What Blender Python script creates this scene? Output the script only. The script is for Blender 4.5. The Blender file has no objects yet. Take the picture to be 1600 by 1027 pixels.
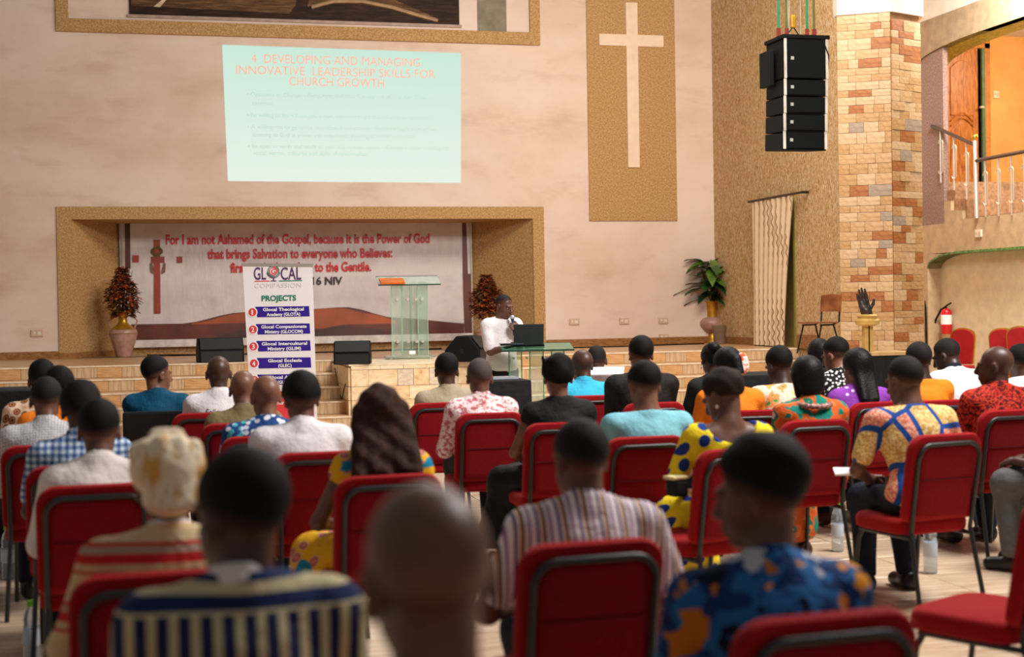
import bpy, bmesh, math, random
import numpy as np
from mathutils import Vector, Matrix
sc = bpy.context.scene
col = sc.collection
rnd = random.Random(11)
R = math.radians
# ------------------------------------------------------------------ camera
YAW, PITCH, ROLL, FPX, EYE = R(14.0), R(0.99), R(-0.95), 2222.0, 1.65
CAM = Vector((0, 0, EYE))
CM = Matrix.Rotation(-YAW, 3, 'Z') @ Matrix.Rotation(R(90) - PITCH, 3, 'X') @ Matrix.Rotation(ROLL, 3, 'Z')
cd = bpy.data.cameras.new('camera')
cam = bpy.data.objects.new('camera', cd)
col.objects.link(cam)
cam.matrix_world = Matrix.Translation(CAM) @ CM.to_4x4()
cd.sensor_width = 36.0
cd.lens = FPX / 1600 * 36.0
cd.clip_end = 200
cd.dof.use_dof = True
cd.dof.focus_distance = 15.0
cd.dof.aperture_fstop = 2.0
sc.camera = cam
# ------------------------------------------------------------------ light of the hall
w = bpy.data.worlds.new('hall_ambient')
sc.world = w
w.use_nodes = True
w.node_tree.nodes['Background'].inputs[0].default_value = (1.0, 0.92, 0.85, 1)
w.node_tree.nodes['Background'].inputs[1].default_value = 0.13
def area(name, loc, target, size, power, color):
    l = bpy.data.lights.new(name, 'AREA')
    l.shape = 'RECTANGLE'; l.size, l.size_y = size
    l.energy = power; l.color = color
    o = bpy.data.objects.new(name, l)
    col.objects.link(o)
    o.location = loc
    o.rotation_euler = (Vector(target) - Vector(loc)).to_track_quat('-Z', 'Y').to_euler()
    return o
WARM = (1.0, 0.90, 0.80)
area('ceiling_lamp_stage', (7.0, 17.0, 7.6), (6.0, 23.5, 1.6), (5, 2), 385, WARM)
area('ceiling_lamp_hall', (6.4, 6.2, 7.6), (4.2, 11.5, .6), (4, 2.5), 960, (1.0, 0.95, 0.91))
area('ceiling_lamp_front', (4.5, 15.0, 8.0), (3.6, 12.5, .6), (5, 2), 300, (1.0, 0.95, 0.90))
area('aisle_fill_light', (13.0, 19.6, 7.3), (14.3, 22.2, 1.5), (1.6, 1.0), 520, (1.0, 0.95, 0.87))  # added fill to brighten the aisle wall, no known fitting there
area('gallery_fill_light', (17.0, 23.2, 6.6), (16.0, 25.5, 3.5), (1.5, 1.0), 110, (1.0, 0.80, 0.52))  # added fill that lifts the dark gallery interior
gl = bpy.data.lights.new('gallery_soffit_fill', 'POINT'); gl.energy = 55; gl.color = (1.0, 0.82, 0.58); gl.shadow_soft_size = .15  # unseen point fill added to light the mosaic soffit, not a real fixture
glo = bpy.data.objects.new('gallery_soffit_fill', gl); col.objects.link(glo); glo.location = (16.0, 22.3, 4.9)
sc.view_settings.view_transform = 'Standard'
sc.view_settings.look = 'None'
sc.view_settings.gamma = 1.0
sc.view_settings.use_curve_mapping = False
sc.view_settings.exposure = 0.35
# ------------------------------------------------------------------ placing helpers
FWD = Vector((math.sin(YAW), math.cos(YAW), 0))
def ray(px, py):
    return CM @ Vector(((px - 800) / FPX, -(py - 513.5) / FPX, -1.0))
def on(px, py, axis, val):
    v = ray(px, py)
    return CAM + v * ((val - CAM[axis]) / v[axis])
def at(px, py, d):
    v = ray(px, py)
    return CAM + v * (d / v.dot(FWD))
# ------------------------------------------------------------------ materials
def lin(c):
    return tuple(((x / 255) / 12.92 if x / 255 <= .04045 else ((x / 255 + .055) / 1.055) ** 2.4) for x in c) + (1,)
MC = {}
class N:
    """small node helper around one material"""
    def __init__(s, name, rough=.6, spec=.4, metal=0):
        s.m = bpy.data.materials.new(name); s.m.use_nodes = True
        s.t = s.m.node_tree
        s.b = s.t.nodes['Principled BSDF']
        s.b.inputs['Roughness'].default_value = rough
        s.b.inputs['Specular IOR Level'].default_value = spec
        s.b.inputs['Metallic'].default_value = metal
        s.tc = None
    def node(s, typ, ins=None, **kw):
        n = s.t.nodes.new(typ)
        for k, v in kw.items(): setattr(n, k, v)
        for k, v in (ins or {}).items():
            if isinstance(v, bpy.types.NodeSocket): s.t.links.new(v, n.inputs[k])
            else: n.inputs[k].default_value = v
        return n
    def co(s, scale=(1, 1, 1), rot=(0, 0, 0), loc=(0, 0, 0)):
        if s.tc is None: s.tc = s.node('ShaderNodeTexCoord')
        return s.node('ShaderNodeMapping', {'Vector': s.tc.outputs['Object'], 'Scale': scale, 'Rotation': rot, 'Location': loc}).outputs[0]
    def ramp(s, fac, stops, const=False):
        r = s.node('ShaderNodeValToRGB', {'Fac': fac})
        e = r.color_ramp.elements
        r.color_ramp.interpolation = 'CONSTANT' if const else 'LINEAR'
        while len(e) < len(stops): e.new(1.0)
        for q, (p, c) in zip(e, sorted(stops, key=lambda z: z[0])):
            q.position = p; q.color = lin(c)
        return r.outputs[0]
    def math(s, op, a, b=0.0):
        n = s.node('ShaderNodeMath', operation=op)
        for i, v in enumerate((a, b)):
            if isinstance(v, bpy.types.NodeSocket): s.t.links.new(v, n.inputs[i])
            else: n.inputs[i].default_value = v
        return n.outputs[0]
    def noise(s, scale, co=None, detail=3, rough=.55):
        return s.node('ShaderNodeTexNoise', {'Vector': co or s.co(), 'Scale': scale, 'Detail': detail, 'Roughness': rough}).outputs['Fac']
    def mix(s, fac, a, b):
        n = s.node('ShaderNodeMix', data_type='RGBA')
        for i, v in ((0, fac), (6, a), (7, b)):
            if isinstance(v, bpy.types.NodeSocket): s.t.links.new(v, n.inputs[i])
            else: n.inputs[i].default_value = v if i == 0 else (lin(v) if len(v) == 3 else v)
        return n.outputs[2]
    def xyz(s, co=None):
        return s.node('ShaderNodeSeparateXYZ', {0: co or s.co()}).outputs
    def color(s, v):
        if isinstance(v, bpy.types.NodeSocket): s.t.links.new(v, s.b.inputs['Base Color'])
        else: s.b.inputs['Base Color'].default_value = lin(v)
        return s
    def bump(s, h, strength=.3, dist=.02):
        n = s.node('ShaderNodeBump', {'Height': h, 'Strength': strength, 'Distance': dist})
        s.t.links.new(n.outputs[0], s.b.inputs['Normal'])
        return s
def mat(name, c, rough=.6, spec=.4, metal=0, var=.12, scale=6, bump=0, bscale=60, bdist=.01):
    if name in MC: return MC[name]
    n = N(name, rough, spec, metal)
    if var:
        lo = tuple(x * (1 - var) for x in c); hi = tuple(min(255, x * (1 + var * .6)) for x in c)
        n.color(n.ramp(n.noise(scale), [(.3, lo), (.7, hi)]))
    else: n.color(c)
    if bump: n.bump(n.noise(bscale, detail=4), bump, bdist)
    MC[name] = n.m
    return n.m
def emit(name, c, strength):
    if name in MC: return MC[name]
    n = N(name, .8, .1); n.color(c)
    n.b.inputs['Emission Color'].default_value = lin(c)
    n.b.inputs['Emission Strength'].default_value = strength
    MC[name] = n.m
    return n.m
# ------------------------------------------------------------------ mesh helpers
def rots(n, v):
    return [Matrix.Rotation(R(v), 3, n)]
class MB:
    def __init__(s): s.v, s.f = [], []
    def add(s, vs, fs):
        o = len(s.v); s.v += [tuple(v) for v in vs]; s.f += [tuple(i + o for i in f) for f in fs]
        return s
    def box(s, c, d, rot=None):
        c = Vector(c); vs = []
        for x in (-.5, .5):
            for y in (-.5, .5):
                for z in (-.5, .5):
                    p = Vector((x * d[0], y * d[1], z * d[2]))
                    vs.append(c + (rot @ p if rot else p))
        return s.add(vs, [(0, 1, 3, 2), (4, 6, 7, 5), (0, 4, 5, 1), (2, 3, 7, 6), (0, 2, 6, 4), (1, 5, 7, 3)])
    def bb(s, lo, hi):
        return s.box([(a + b) / 2 for a, b in zip(lo, hi)], [abs(b - a) for a, b in zip(lo, hi)])
    def tube(s, pts, r, n=8, cap=True):
        pts = [Vector(p) for p in pts]; m = len(pts)
        rs = r if isinstance(r, (list, tuple)) else [r] * m
        up = None; vs, fs = [], []
        for i in range(m):
            t = (pts[min(i + 1, m - 1)] - pts[max(i - 1, 0)]).normalized()
            if up is None: up = t.orthogonal().normalized()
            up = (up - t * up.dot(t)).normalized()
            b = t.cross(up)
            for k in range(n):
                a = 2 * math.pi * k / n
                vs.append(pts[i] + (up * math.cos(a) + b * math.sin(a)) * rs[i])
        for i in range(m - 1):
            for k in range(n):
                k2 = (k + 1) % n
                fs.append((i * n + k, i * n + k2, (i + 1) * n + k2, (i + 1) * n + k))
        if cap:
            fs.append(tuple(range(n - 1, -1, -1))); fs.append(tuple((m - 1) * n + k for k in range(n)))
        return s.add(vs, fs)
    def lathe(s, prof, n=20, c=(0, 0, 0)):
        vs, fs = [], []; m = len(prof)
        for r, z in prof:
            for k in range(n):
                a = 2 * math.pi * k / n
                vs.append((c[0] + r * math.cos(a), c[1] + r * math.sin(a), c[2] + z))
        for i in range(m - 1):
            for k in range(n):
                k2 = (k + 1) % n
                fs.append((i * n + k, i * n + k2, (i + 1) * n + k2, (i + 1) * n + k))
        fs.append(tuple(range(n - 1, -1, -1))); fs.append(tuple((m - 1) * n + k for k in range(n)))
        return s.add(vs, fs)
    def prism(s, poly, off):
        """polygon of 3-D points pushed along off"""
        n = len(poly); off = Vector(off)
        vs = [Vector(p) for p in poly] + [Vector(p) + off for p in poly]
        return s.add(vs, [tuple(range(n - 1, -1, -1)), tuple(range(n, 2 * n))] + [(i, (i + 1) % n, n + (i + 1) % n, n + i) for i in range(n)])
    def build(s, name, m, parent=None, smooth=False, bevel=0, seg=2):
        me = bpy.data.meshes.new(name)
        me.from_pydata(s.v, [], s.f)
        bm = bmesh.new(); bm.from_mesh(me)
        bmesh.ops.recalc_face_normals(bm, faces=bm.faces)
        if bevel:
            bmesh.ops.bevel(bm, geom=[e for e in bm.edges if len(e.link_faces) == 2 and e.calc_face_angle(0) > .6], offset=bevel, segments=seg, profile=.6, affect='EDGES', clamp_overlap=True)
        bm.to_mesh(me); bm.free()
        if smooth:
            for p in me.polygons: p.use_smooth = True
            try: me.set_sharp_from_angle(angle=R(50))
            except Exception: pass
        me.materials.append(m)
        return link(name, me, parent)
def link(name, me, parent=None):
    o = bpy.data.objects.new(name, me); col.objects.link(o)
    if parent: o.parent = parent
    return o
def tag(o, label=None, cat=None, group=None, kind=None):
    if label: o['label'] = label
    if cat: o['category'] = cat
    if group: o['group'] = group
    if kind: o['kind'] = kind
    return o
def thing(name, label, cat, loc=(0, 0, 0), rz=0, group=None):
    o = bpy.data.objects.new(name, None); col.objects.link(o)
    o.location = loc; o.rotation_euler = (0, 0, rz); o.empty_display_size = .1
    return tag(o, label, cat, group)
def dup(root, loc, rz, label=None, group=None):
    def cp(o, par):
        c = o.copy(); col.objects.link(c); c.parent = par
        for ch in o.children: cp(ch, c)
        return c
    r = cp(root, None)
    r.location = loc; r.rotation_euler = (0, 0, rz)
    if label: r['label'] = label
    if group: r['group'] = group
    return r
def text(name, s, c, wid, hgt, m, parent=None, rz=0, depth=.002, tilt=0, bold=0, align='C', rot=None):
    """flat lettering centred (or left aligned) on c, fitted to width and height, facing -Y turned by rz"""
    cu = bpy.data.curves.new(name, 'FONT'); cu.body = s; cu.size = 1; cu.offset = bold; cu.resolution_u = 3
    o = bpy.data.objects.new(name, cu)
    me = bpy.data.meshes.new_from_object(o)
    bpy.data.objects.remove(o)
    n = len(me.vertices); a = np.zeros(n * 3, np.float32); me.vertices.foreach_get('co', a); a = a.reshape(n, 3)
    lo, hi = a.min(0), a.max(0)
    b = np.zeros_like(a)
    sx = wid / (hi[0] - lo[0]); sz = (hgt / .72) if hgt else sx
    b[:, 0] = (a[:, 0] - (lo[0] if align == 'L' else (lo[0] + hi[0]) / 2)) * sx
    b[:, 2] = a[:, 1] * sz
    b[:, 1] = -depth
    me.vertices.foreach_set('co', b.ravel()); me.update()
    me.materials.append(m); me.name = name
    o = link(name, me, parent)
    o.location = c; o.rotation_euler = (0, tilt, rz)
    return o
# ------------------------------------------------------------------ the setting
WY, SX, SZ, FY, GX = 24.74, 10.07, 0.86, 21.2, 14.1     # back wall, side wall, stage height, stage front, gallery wall
def W(px, py): p = on(px, py, 1, WY); return p.x, p.z
def wall_mat():
    n = N('cream_plaster', .75, .25)
    c = n.ramp(n.noise(.55, n.co((1, 1, 1.6)), 5, .6), [(.3, (212, 186, 166)), (.5, (224, 201, 184)), (.7, (230, 210, 195))])
    s = n.ramp(n.noise(1.1, n.co((.7, 1, 2.0)), 5, .6), [(.3, (190, 160, 136)), (.46, (255, 255, 255))])
    mm = n.node('ShaderNodeMix', {0: .26}, data_type='RGBA', blend_type='MULTIPLY')
    n.t.links.new(c, mm.inputs[6]); n.t.links.new(s, mm.inputs[7])
    n.color(mm.outputs[2]); n.bump(n.noise(30), .12, .01)
    return n.m
M_WALL = wall_mat()
def tan_mat():
    n = N('tan_pebbledash', .8, .25)
    n.color(n.ramp(n.noise(38, detail=2), [(.35, (163, 124, 76)), (.5, (186, 146, 95)), (.66, (205, 168, 116))]))
    n.bump(n.noise(70), .5, .02)
    return n.m
M_TAN = tan_mat()
def split_stone():
    n = N('split_stone', .7, .35)
    f = n.noise(9, n.co((1.2, 2.4, 1.0)), 6, .72)
    g = n.noise(24, n.co((1.0, 2.6, .9)), 4, .7)
    v = n.math('ADD', n.math('MULTIPLY', f, .35), n.math('MULTIPLY', g, .65))
    n.color(n.ramp(v, [(.38, (168, 110, 52)), (.46, (222, 168, 100)), (.53, (240, 200, 142)), (.60, (252, 236, 206))]))
    n.bump(g, .9, .06)
    return n.m
M_SPLIT = split_stone()
def floor_mat():
    n = N('floor_tile_glaze', .22, .5)
    f = n.noise(3.2, n.co((.6, 7, 1)), 5, .6)
    n.color(n.ramp(f, [(.3, (176, 146, 116)), (.5, (206, 180, 152)), (.7, (224, 204, 180))]))
    return n.m
M_FLOOR = floor_mat()
M_GROUT = mat('floor_grout', (120, 100, 82), .8)
def wood_tile(name, lo, mid, hi, sc_):
    n = N(name, .35, .4)
    n.color(n.ramp(n.noise(5, n.co(sc_), 4, .6), [(.3, lo), (.5, mid), (.72, hi)]))
    return n.m
M_RISER_A = wood_tile('riser_tile_honey', (184, 136, 84), (208, 160, 106), (220, 178, 126), (.5, 1, 2.0))
M_RISER_B = wood_tile('riser_tile_pale', (176, 142, 102), (202, 170, 130), (220, 194, 158), (3.2, 1, .12))
M_TREAD = wood_tile('stage_tread_tile', (176, 132, 88), (198, 156, 112), (214, 178, 136), (1, 6, 1))
M_NOSE = mat('pale_step_edge', (240, 218, 186), .4)
M_BASE = wood_tile('baseboard_wood', (110, 70, 34), (150, 102, 54), (176, 126, 74), (3, 3, 10))
M_BLACK = mat('black_plastic', (12, 13, 13), .6, .2, var=.1)
M_BLACKCLOTH = mat('black_cloth', (17, 17, 19), .7, .3, bump=.3, bscale=12, bdist=.03)
M_GREY = mat('gallery_plaster', (168, 146, 116), .8, var=.1, bump=.35, bscale=45)
M_PARAPET = mat('parapet_plaster', (190, 164, 128), .8, var=.08, bump=.3, bscale=45)
M_CREAM2 = mat('cream_roughcast', (226, 212, 180), .8, var=.05, bump=.4, bscale=40)
M_WHITE = mat('white_paint', (232, 222, 208), .6, var=.04)
M_SOCKET = mat('socket_plate', (206, 176, 150), .5, var=.05)
M_STEEL = mat('polished_steel', (222, 214, 200), .32, .5, .7, var=0)
M_GOLD = mat('gold_paint', (202, 150, 40), .35, .5, .6, var=.15)
M_BRASS = mat('brass', (226, 180, 70), .25, .5, .9, var=0)

def struct(name, mb, m, parent=None, bevel=0, smooth=False):
    o = mb.build(name, m, parent, bevel=bevel, smooth=smooth)
    if not parent: tag(o, kind='structure')
    return o
# floor: slab, and single tiles wherever the joints can be seen
floor = struct('floor', MB().bb((-14, -3, -.3), (17, 26.6, -.006)), M_GROUT)
struct('floor_surface', MB().bb((-14, 13.0, -.01), (17, 26.6, -.0005)).bb((-14, -3, -.01), (17, 2.2, -.0005)).bb((-14, 2.2, -.01), (-4.6, 13, -.0005)).bb((6.2, 2.2, -.01), (17, 13, -.0005)), M_FLOOR, floor)['kind'] = 'stuff'
TS = .6; t0 = None
for i in range(18):
    for j in range(18):
        x0, y0 = -4.6 + i * TS, 2.2 + j * TS
        if x0 > 6.19: continue
        v = Vector((x0 + .3, y0 + .3, 0)); lat = v.x * math.cos(YAW) - v.y * math.sin(YAW); dep = v.dot(FWD)
        if dep < 2.2 or abs(lat / dep) > .44: 
            continue
        if t0 is None:
            t0 = MB().box((0, 0, -.006), (TS - .008, TS - .008, .012)).build('floor_tile', M_FLOOR, floor, bevel=.002, seg=1); o = t0
        else:
            o = t0.copy(); col.objects.link(o); o.parent = floor
        o.location = (v.x, v.y, rnd.uniform(-.0012, 0)); o.rotation_euler.z = 0
# fill what lies beside the laid tiles inside that field
EXTRA = MB()
for i in range(18):
    for j in range(18):
        x0, y0 = -4.6 + i * TS, 2.2 + j * TS
        v = Vector((x0 + .3, y0 + .3, 0)); lat = v.x * math.cos(YAW) - v.y * math.sin(YAW); dep = v.dot(FWD)
        if x0 <= 6.19 and (dep < 2.2 or abs(lat / dep) > .44): EXTRA.box((v.x, v.y, -.006), (TS - .008, TS - .008, .011))
EXTRA.build('floor_margin', M_FLOOR, floor)['kind'] = 'stuff'

# back wall with the niche left open
nx0, nz1 = W(112, 343); nx1 = W(832, 345)[0]
fx0, fz1 = W(88, 323); fx1 = W(849, 328)[0]
WT = 9.2
wb = MB().bb((-12, WY, 0), (nx0, WY + .3, WT)).bb((nx1, WY, 0), (GX + .3, WY + .3, WT)).bb((nx0, WY, nz1), (nx1, WY + .3, WT)).bb((nx0, WY, 0), (nx1, WY + .3, SZ))
struct('wall_back', wb, M_WALL)
# niche: splayed jambs, soffit, back
NB = WY + 1.3
bx0 = on(189, 450, 1, NB).x; bx1 = on(733, 450, 1, NB).x
ni = MB().prism([(nx0, WY, SZ), (nx0, WY, nz1), (bx0, NB, nz1), (bx0, NB, SZ)], (-.1, .05, 0))
ni.prism([(nx1, WY, SZ), (nx1, WY, nz1), (bx1, NB, nz1), (bx1, NB, SZ)], (.1, .05, 0))
ni.prism([(nx0, WY, nz1), (nx1, WY, nz1), (bx1, NB, nz1), (bx0, NB, nz1)], (0, 0, .1))
ni.bb((bx0 - .2, NB, SZ), (bx1 + .2, NB + .1, nz1 + .1))
struct('wall_niche', ni, M_TAN)
# tan band round the niche
band = MB().bb((fx0, WY - .03, SZ), (nx0, WY, fz1)).bb((nx1, WY - .03, SZ), (fx1, WY, fz1)).bb((nx0, WY - .03, nz1), (nx1, WY, fz1))
struct('trim_1', band, M_TAN)
# upper frame with the picture of an open book
ux0, uz0 = W(88, 46)[0], W(460, 60)[1]; ux1 = W(843, 60)[0]
ix0 = W(107, 30)[0]; ix1 = W(827, 40)[0]; iz0 = W(460, 40)[1]; uz1, iz1 = 8.6, 8.4
struct('trim_2', MB().bb((ux0, WY - .05, uz0), (ux1, WY, iz0)).bb((ux0, WY - .05, iz0), (ix0, WY, uz1)).bb((ix1, WY - .05, iz0), (ux1, WY, uz1)), M_TAN)
sl = W(746, 30)[0], W(791, 30)[0]
struct('trim_3', MB().bb((sl[0], WY - .02, iz0 + .0), (sl[1], WY, uz1)), mat('dim_slot', (132, 124, 104), .8))
# cross panel
cx0, cx1 = W(918, 170)[0], W(1055, 170)[0]; cz0 = W(988, 345)[1]
struct('trim_4', MB().bb((cx0, WY - .03, cz0), (cx1, WY, 8.8)), M_TAN)
vx0, vx1 = W(978, 130)[0], W(996, 130)[0]; hz0, hz1 = W(985, 73)[1], W(985, 55)[1]
hx0, hx1 = W(935, 64)[0], W(1035, 64)[0]
cr = MB().bb((vx0, WY - .06, W(987, 262)[1]), (vx1, WY - .03, W(984, 5)[1])).bb((hx0, WY - .06, hz0), (vx0, WY - .03, hz1)).bb((vx1, WY - .06, hz0), (hx1, WY - .03, hz1))
cr = cr.build('wall_cross', mat('cross_paint', (236, 210, 184), .7, var=.03)); tag(cr, 'tall cream cross standing out on the tan wall panel', 'cross')
# baseboards
struct('baseboard_back', MB().bb((-12, WY - .03, SZ), (fx0, WY, SZ + .13)).bb((fx1, WY - .03, SZ), (SX, WY, SZ + .13)), M_BASE)
struct('baseboard_niche', MB().prism([(fx0, WY - .04, SZ), (nx0, WY - .04, SZ), (bx0, NB - .03, SZ), (bx0, NB, SZ), (nx0 - .03, WY, SZ)], (0, 0, .1)), M_BASE)

# stage with its five steps; each riser tile is a piece of its own
TR = .52
BX0, BX1, BFY = 2.54, 4.93, 19.3
stage = struct('floor_stage', MB().bb((-12, FY, 0), (SX, NB + .05, SZ)), M_TREAD)
rt = {}
def piece(mesh_key, maker, parent, loc, scale, m, rz=0):
    if mesh_key not in rt:
        o = maker(); rt[mesh_key] = o
    else:
        o = rt[mesh_key].copy(); col.objects.link(o)
    o.parent = parent; o.location = loc; o.scale = scale; o.rotation_euler = (0, 0, rz)
    return o
def unit(name, m): return lambda: MB().box((0, 0, 0), (1, 1, 1)).build(name, m, None, bevel=.02, seg=1)
RH = SZ / 5
for i in range(5):
    zt = SZ - RH * i; ye = FY - TR * i
    segs = [(-11.2, SX - .02)] if i == 0 else [(-11.2, BX0), (BX1, SX - .02 if i < 1 else (9.9 if i < 3 else 9.3))]
    for a, b in segs:
        if i: struct('stage_step', MB().bb((a, ye, 0), (b, FY + .05, zt)), M_TREAD, stage)
        struct('step_edge', MB().bb((a, ye - .022, zt - .018), (b, ye + .03, zt + .003)), M_NOSE, stage)
        x = a + (.17 * (i % 2)); k = i
        while x < b - .05:
            p = on(800, 500, 1, ye)
            lat = (x + .17) * math.cos(YAW) - ye * math.sin(YAW); dep = (x + .17) * math.sin(YAW) + ye * math.cos(YAW)
            wd = min(.345, b - x)
            inblock = i == 0 and BX0 < x + .17 < BX1
            if abs(lat / dep) < .40 and not inblock:
                m = M_RISER_A if k % 2 == 0 else M_RISER_B
                key = 'ra' if k % 2 == 0 else 'rb'
                piece(key, unit('riser_tile', m), stage, (x + wd / 2, ye - .006, zt - .018 - (RH - .02) / 2), (wd - .006, .016, RH - .024), m)
            x += .345; k += 1
# projecting block, clad in marbled stone tiles
blk = struct('floor_stage_block', MB().bb((BX0, BFY, 0), (BX1, FY + .02, SZ)), mat('block_joint', (224, 190, 146), .8))
STONES = []
def marble(nm, c1, c2, c3):
    n = N(nm, .45, .4)
    n.color(n.ramp(n.noise(2.4, n.co((1, 1, 1.4), (0, .4, 0)), 6, .7), [(.3, c1), (.5, c2), (.72, c3)]))
    return n.m
for nm, a, b, c in (('stone_cream', (174, 128, 82), (198, 158, 112), (216, 184, 142)), ('stone_pale', (184, 142, 98), (206, 172, 130), (222, 194, 156)), ('stone_sand', (162, 114, 66), (188, 146, 96), (208, 170, 122)), ('stone_orange', (136, 76, 36), (166, 102, 54), (194, 134, 82)), ('stone_grey', (142, 122, 104), (164, 144, 124), (190, 164, 138))):
    STONES.append(marble(nm, a, b, c))
BRIGHT = []
def bright(nm, a, b, c, o):
    n = N(nm, .4, .4)
    n.color(n.ramp(n.noise(1.9, n.co((1, 1, 1.3), (0, .5, 0), (rnd.uniform(0, 9), 0, 0)), 6, .72), [(.30, o), (.38, a), (.52, b), (.7, c)])); return n.m
for nm, a, b, c, o in (('marble_cream', (226, 188, 138), (240, 214, 172), (248, 228, 196), (196, 132, 72)), ('marble_pale', (232, 200, 156), (244, 222, 186), (250, 236, 210), (214, 164, 108)), ('marble_sand', (218, 174, 120), (236, 204, 156), (244, 220, 182), (186, 118, 58)), ('marble_amber', (198, 134, 70), (214, 158, 96), (236, 200, 150), (170, 100, 44)), ('marble_grey', (200, 182, 164), (226, 206, 182), (240, 222, 194), (180, 160, 146))):
    BRIGHT.append(bright(nm, a, b, c, o))
def pick(): return rnd.choices(range(5), (32, 26, 24, 13, 5))[0]
def clad(parent, origin, u, nrm, length, z0, z1, bl, bh, name='stone_tile', pale=False):
    """courses of single stones on the plane through origin along u, facing nrm"""
    u = Vector(u).normalized(); nrm = Vector(nrm).normalized(); rz = math.atan2(u.y, u.x)
    z, row = z0, 0
    while z < z1 - .03:
        h = min(bh * rnd.choice((.75, .9, 1, 1.1, 1.25)), z1 - z); x = 0; first = True
        while x < length - .02:
            wl = bl * rnd.choice((.55, .8, 1, 1, 1.25)) if not first else bl * (.6 if row % 2 else 1.0)
            first = False
            if length - x - wl < .09: wl = length - x
            k = pick()
            if pale and k == 3 and rnd.random() < .5: k = 0
            S_ = BRIGHT if pale else STONES
            pr = rnd.uniform(0, .012)
            c = Vector(origin) + u * (x + wl / 2) + nrm * (.012 + pr / 2)
            piece(('st', pale, k), unit(name, S_[k]), parent, (c.x, c.y, z + h / 2), (wl - .005, .03 + pr, h - .005), S_[k], rz)
            x += wl
        z += h; row += 1
clad(blk, (BX0, BFY, 0), (1, 0, 0), (0, -1, 0), BX1 - BX0, 0.0, SZ - .02, .40, .21, pale=True)
clad(blk, (BX0, FY, 0), (0, -1, 0), (-1, 0, 0), FY - BFY, 0.0, SZ - .02, .40, .21, pale=True)
struct('step_edge', MB().bb((BX0 - .03, BFY - .035, SZ - .02), (BX1, FY, SZ + .003)), M_NOSE, blk)

# side wall of split stone, with the door behind the curtain
cA = (10.07, 19.75); cB = (10.74, 19.35); cC = (11.36, 19.6)
dy0, dy1, dz1 = on(1246, 540, 0, SX).y, on(1184, 540, 0, SX).y, 3.36
sw = MB().bb((SX, cA[1], 0), (SX + .3, dy0, WT)).bb((SX, dy1, 0), (SX + .3, WY, WT)).bb((SX, dy0, dz1), (SX + .3, dy1, WT)).bb((SX, dy0, 0), (SX + .3, dy1, SZ))
struct('wall_side', sw, M_SPLIT)
d1 = struct('door_1', MB().bb((SX + .1, dy0 + .02, SZ), (SX + .16, dy1 - .02, dz1 - .02)), mat('olive_paint', (146, 132, 70), .5))
struct('door_frame', MB().bb((SX - .02, dy0, SZ), (SX + .2, dy0 + .07, dz1)).bb((SX - .02, dy1 - .07, SZ), (SX + .2, dy1, dz1)).bb((SX - .02, dy0 + .07, dz1 - .07), (SX + .2, dy1 - .07, dz1)), mat('olive_paint', (146, 132, 70), .5), d1)
struct('baseboard_side', MB().bb((SX - .03, dy1 + .05, SZ), (SX, WY, SZ + .13)).bb((SX - .03, dy0 - .75, SZ), (SX, dy0 - .05, SZ + .22)), M_BASE)
# column clad in single stones, white plaster above
ct = on(1345, 22, 1, 19.55).z
colm = struct('column', MB().prism([(cA[0], cA[1], 0), (cB[0], cB[1], 0), (cC[0], cC[1], 0), (11.9, 21.0, 0), (10.3, 21.0, 0)], (0, 0, ct)), mat('stone_joint', (172, 132, 90), .8))
uA = Vector((cB[0] - cA[0], cB[1] - cA[1], 0)); uB = Vector((cC[0] - cB[0], cC[1] - cB[1], 0))
clad(colm, (cA[0], cA[1], 0), uA, (uA.y, -uA.x, 0), uA.length, SZ, ct, .27, .137)
clad(colm, (cB[0], cB[1], 0), uB, (uB.y, -uB.x, 0), uB.length, SZ, ct - .1, .27, .137)
struct('column_head', MB().prism([(cA[0] - .02, cA[1] - .05, ct), (cB[0], cB[1] - .06, ct), (cC[0] + .05, cC[1] - .05, ct), (12.0, 21.0, ct), (10.2, 21.0, ct)], (0, 0, 2.6)), M_WHITE, colm)

# gallery wall (runs away from us on the far side of the aisle)
def G(px, py): p = on(px, py, 0, GX); return p.y, p.z
gy0 = 19.0
z_led = 3.04; z_arch = 2.46
beamz = G(1500, 13)[1]
# stair-shaped parapet
prof = [G(1442, 300), G(1466, 300), G(1466, 314), G(1486, 314), G(1486, 329), G(1504, 329), G(1504, 342)]
poly = [(GX, WY, z_arch), (GX, gy0, z_arch), (GX, gy0, z_led)] + [(GX, G(1504, 342)[0], z_led)] + [(GX, y, z) for y, z in prof[::-1][1:]] + [(GX, WY, prof[0][1])]
struct('wall_parapet', MB().prism(poly, (.3, 0, 0)), M_PARAPET)
st = [G(1442, 284), G(1470, 284), G(1470, 297), G(1488, 297), G(1488, 311), G(1506, 311), G(1506, 342)]
poly2 = [(GX + .06, st[-1][0], z_led - .3)] + [(GX + .06, y, z) for y, z in st[::-1]] + [(GX + .06, WY, st[0][1]), (GX + .06, WY, z_led - .3)]
struct('floor_gallery_stair', MB().prism(poly2, (3.5, 0, 0)), mat('stair_terrazzo', (166, 126, 92), .6, var=.2, scale=14))
struct('floor_gallery', MB().bb((GX + .02, gy0, z_led - .25), (GX + 4, st[-1][0] + .01, z_led + .02)), mat('stair_terrazzo', (166, 126, 92), .6, var=.2, scale=14))
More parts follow.
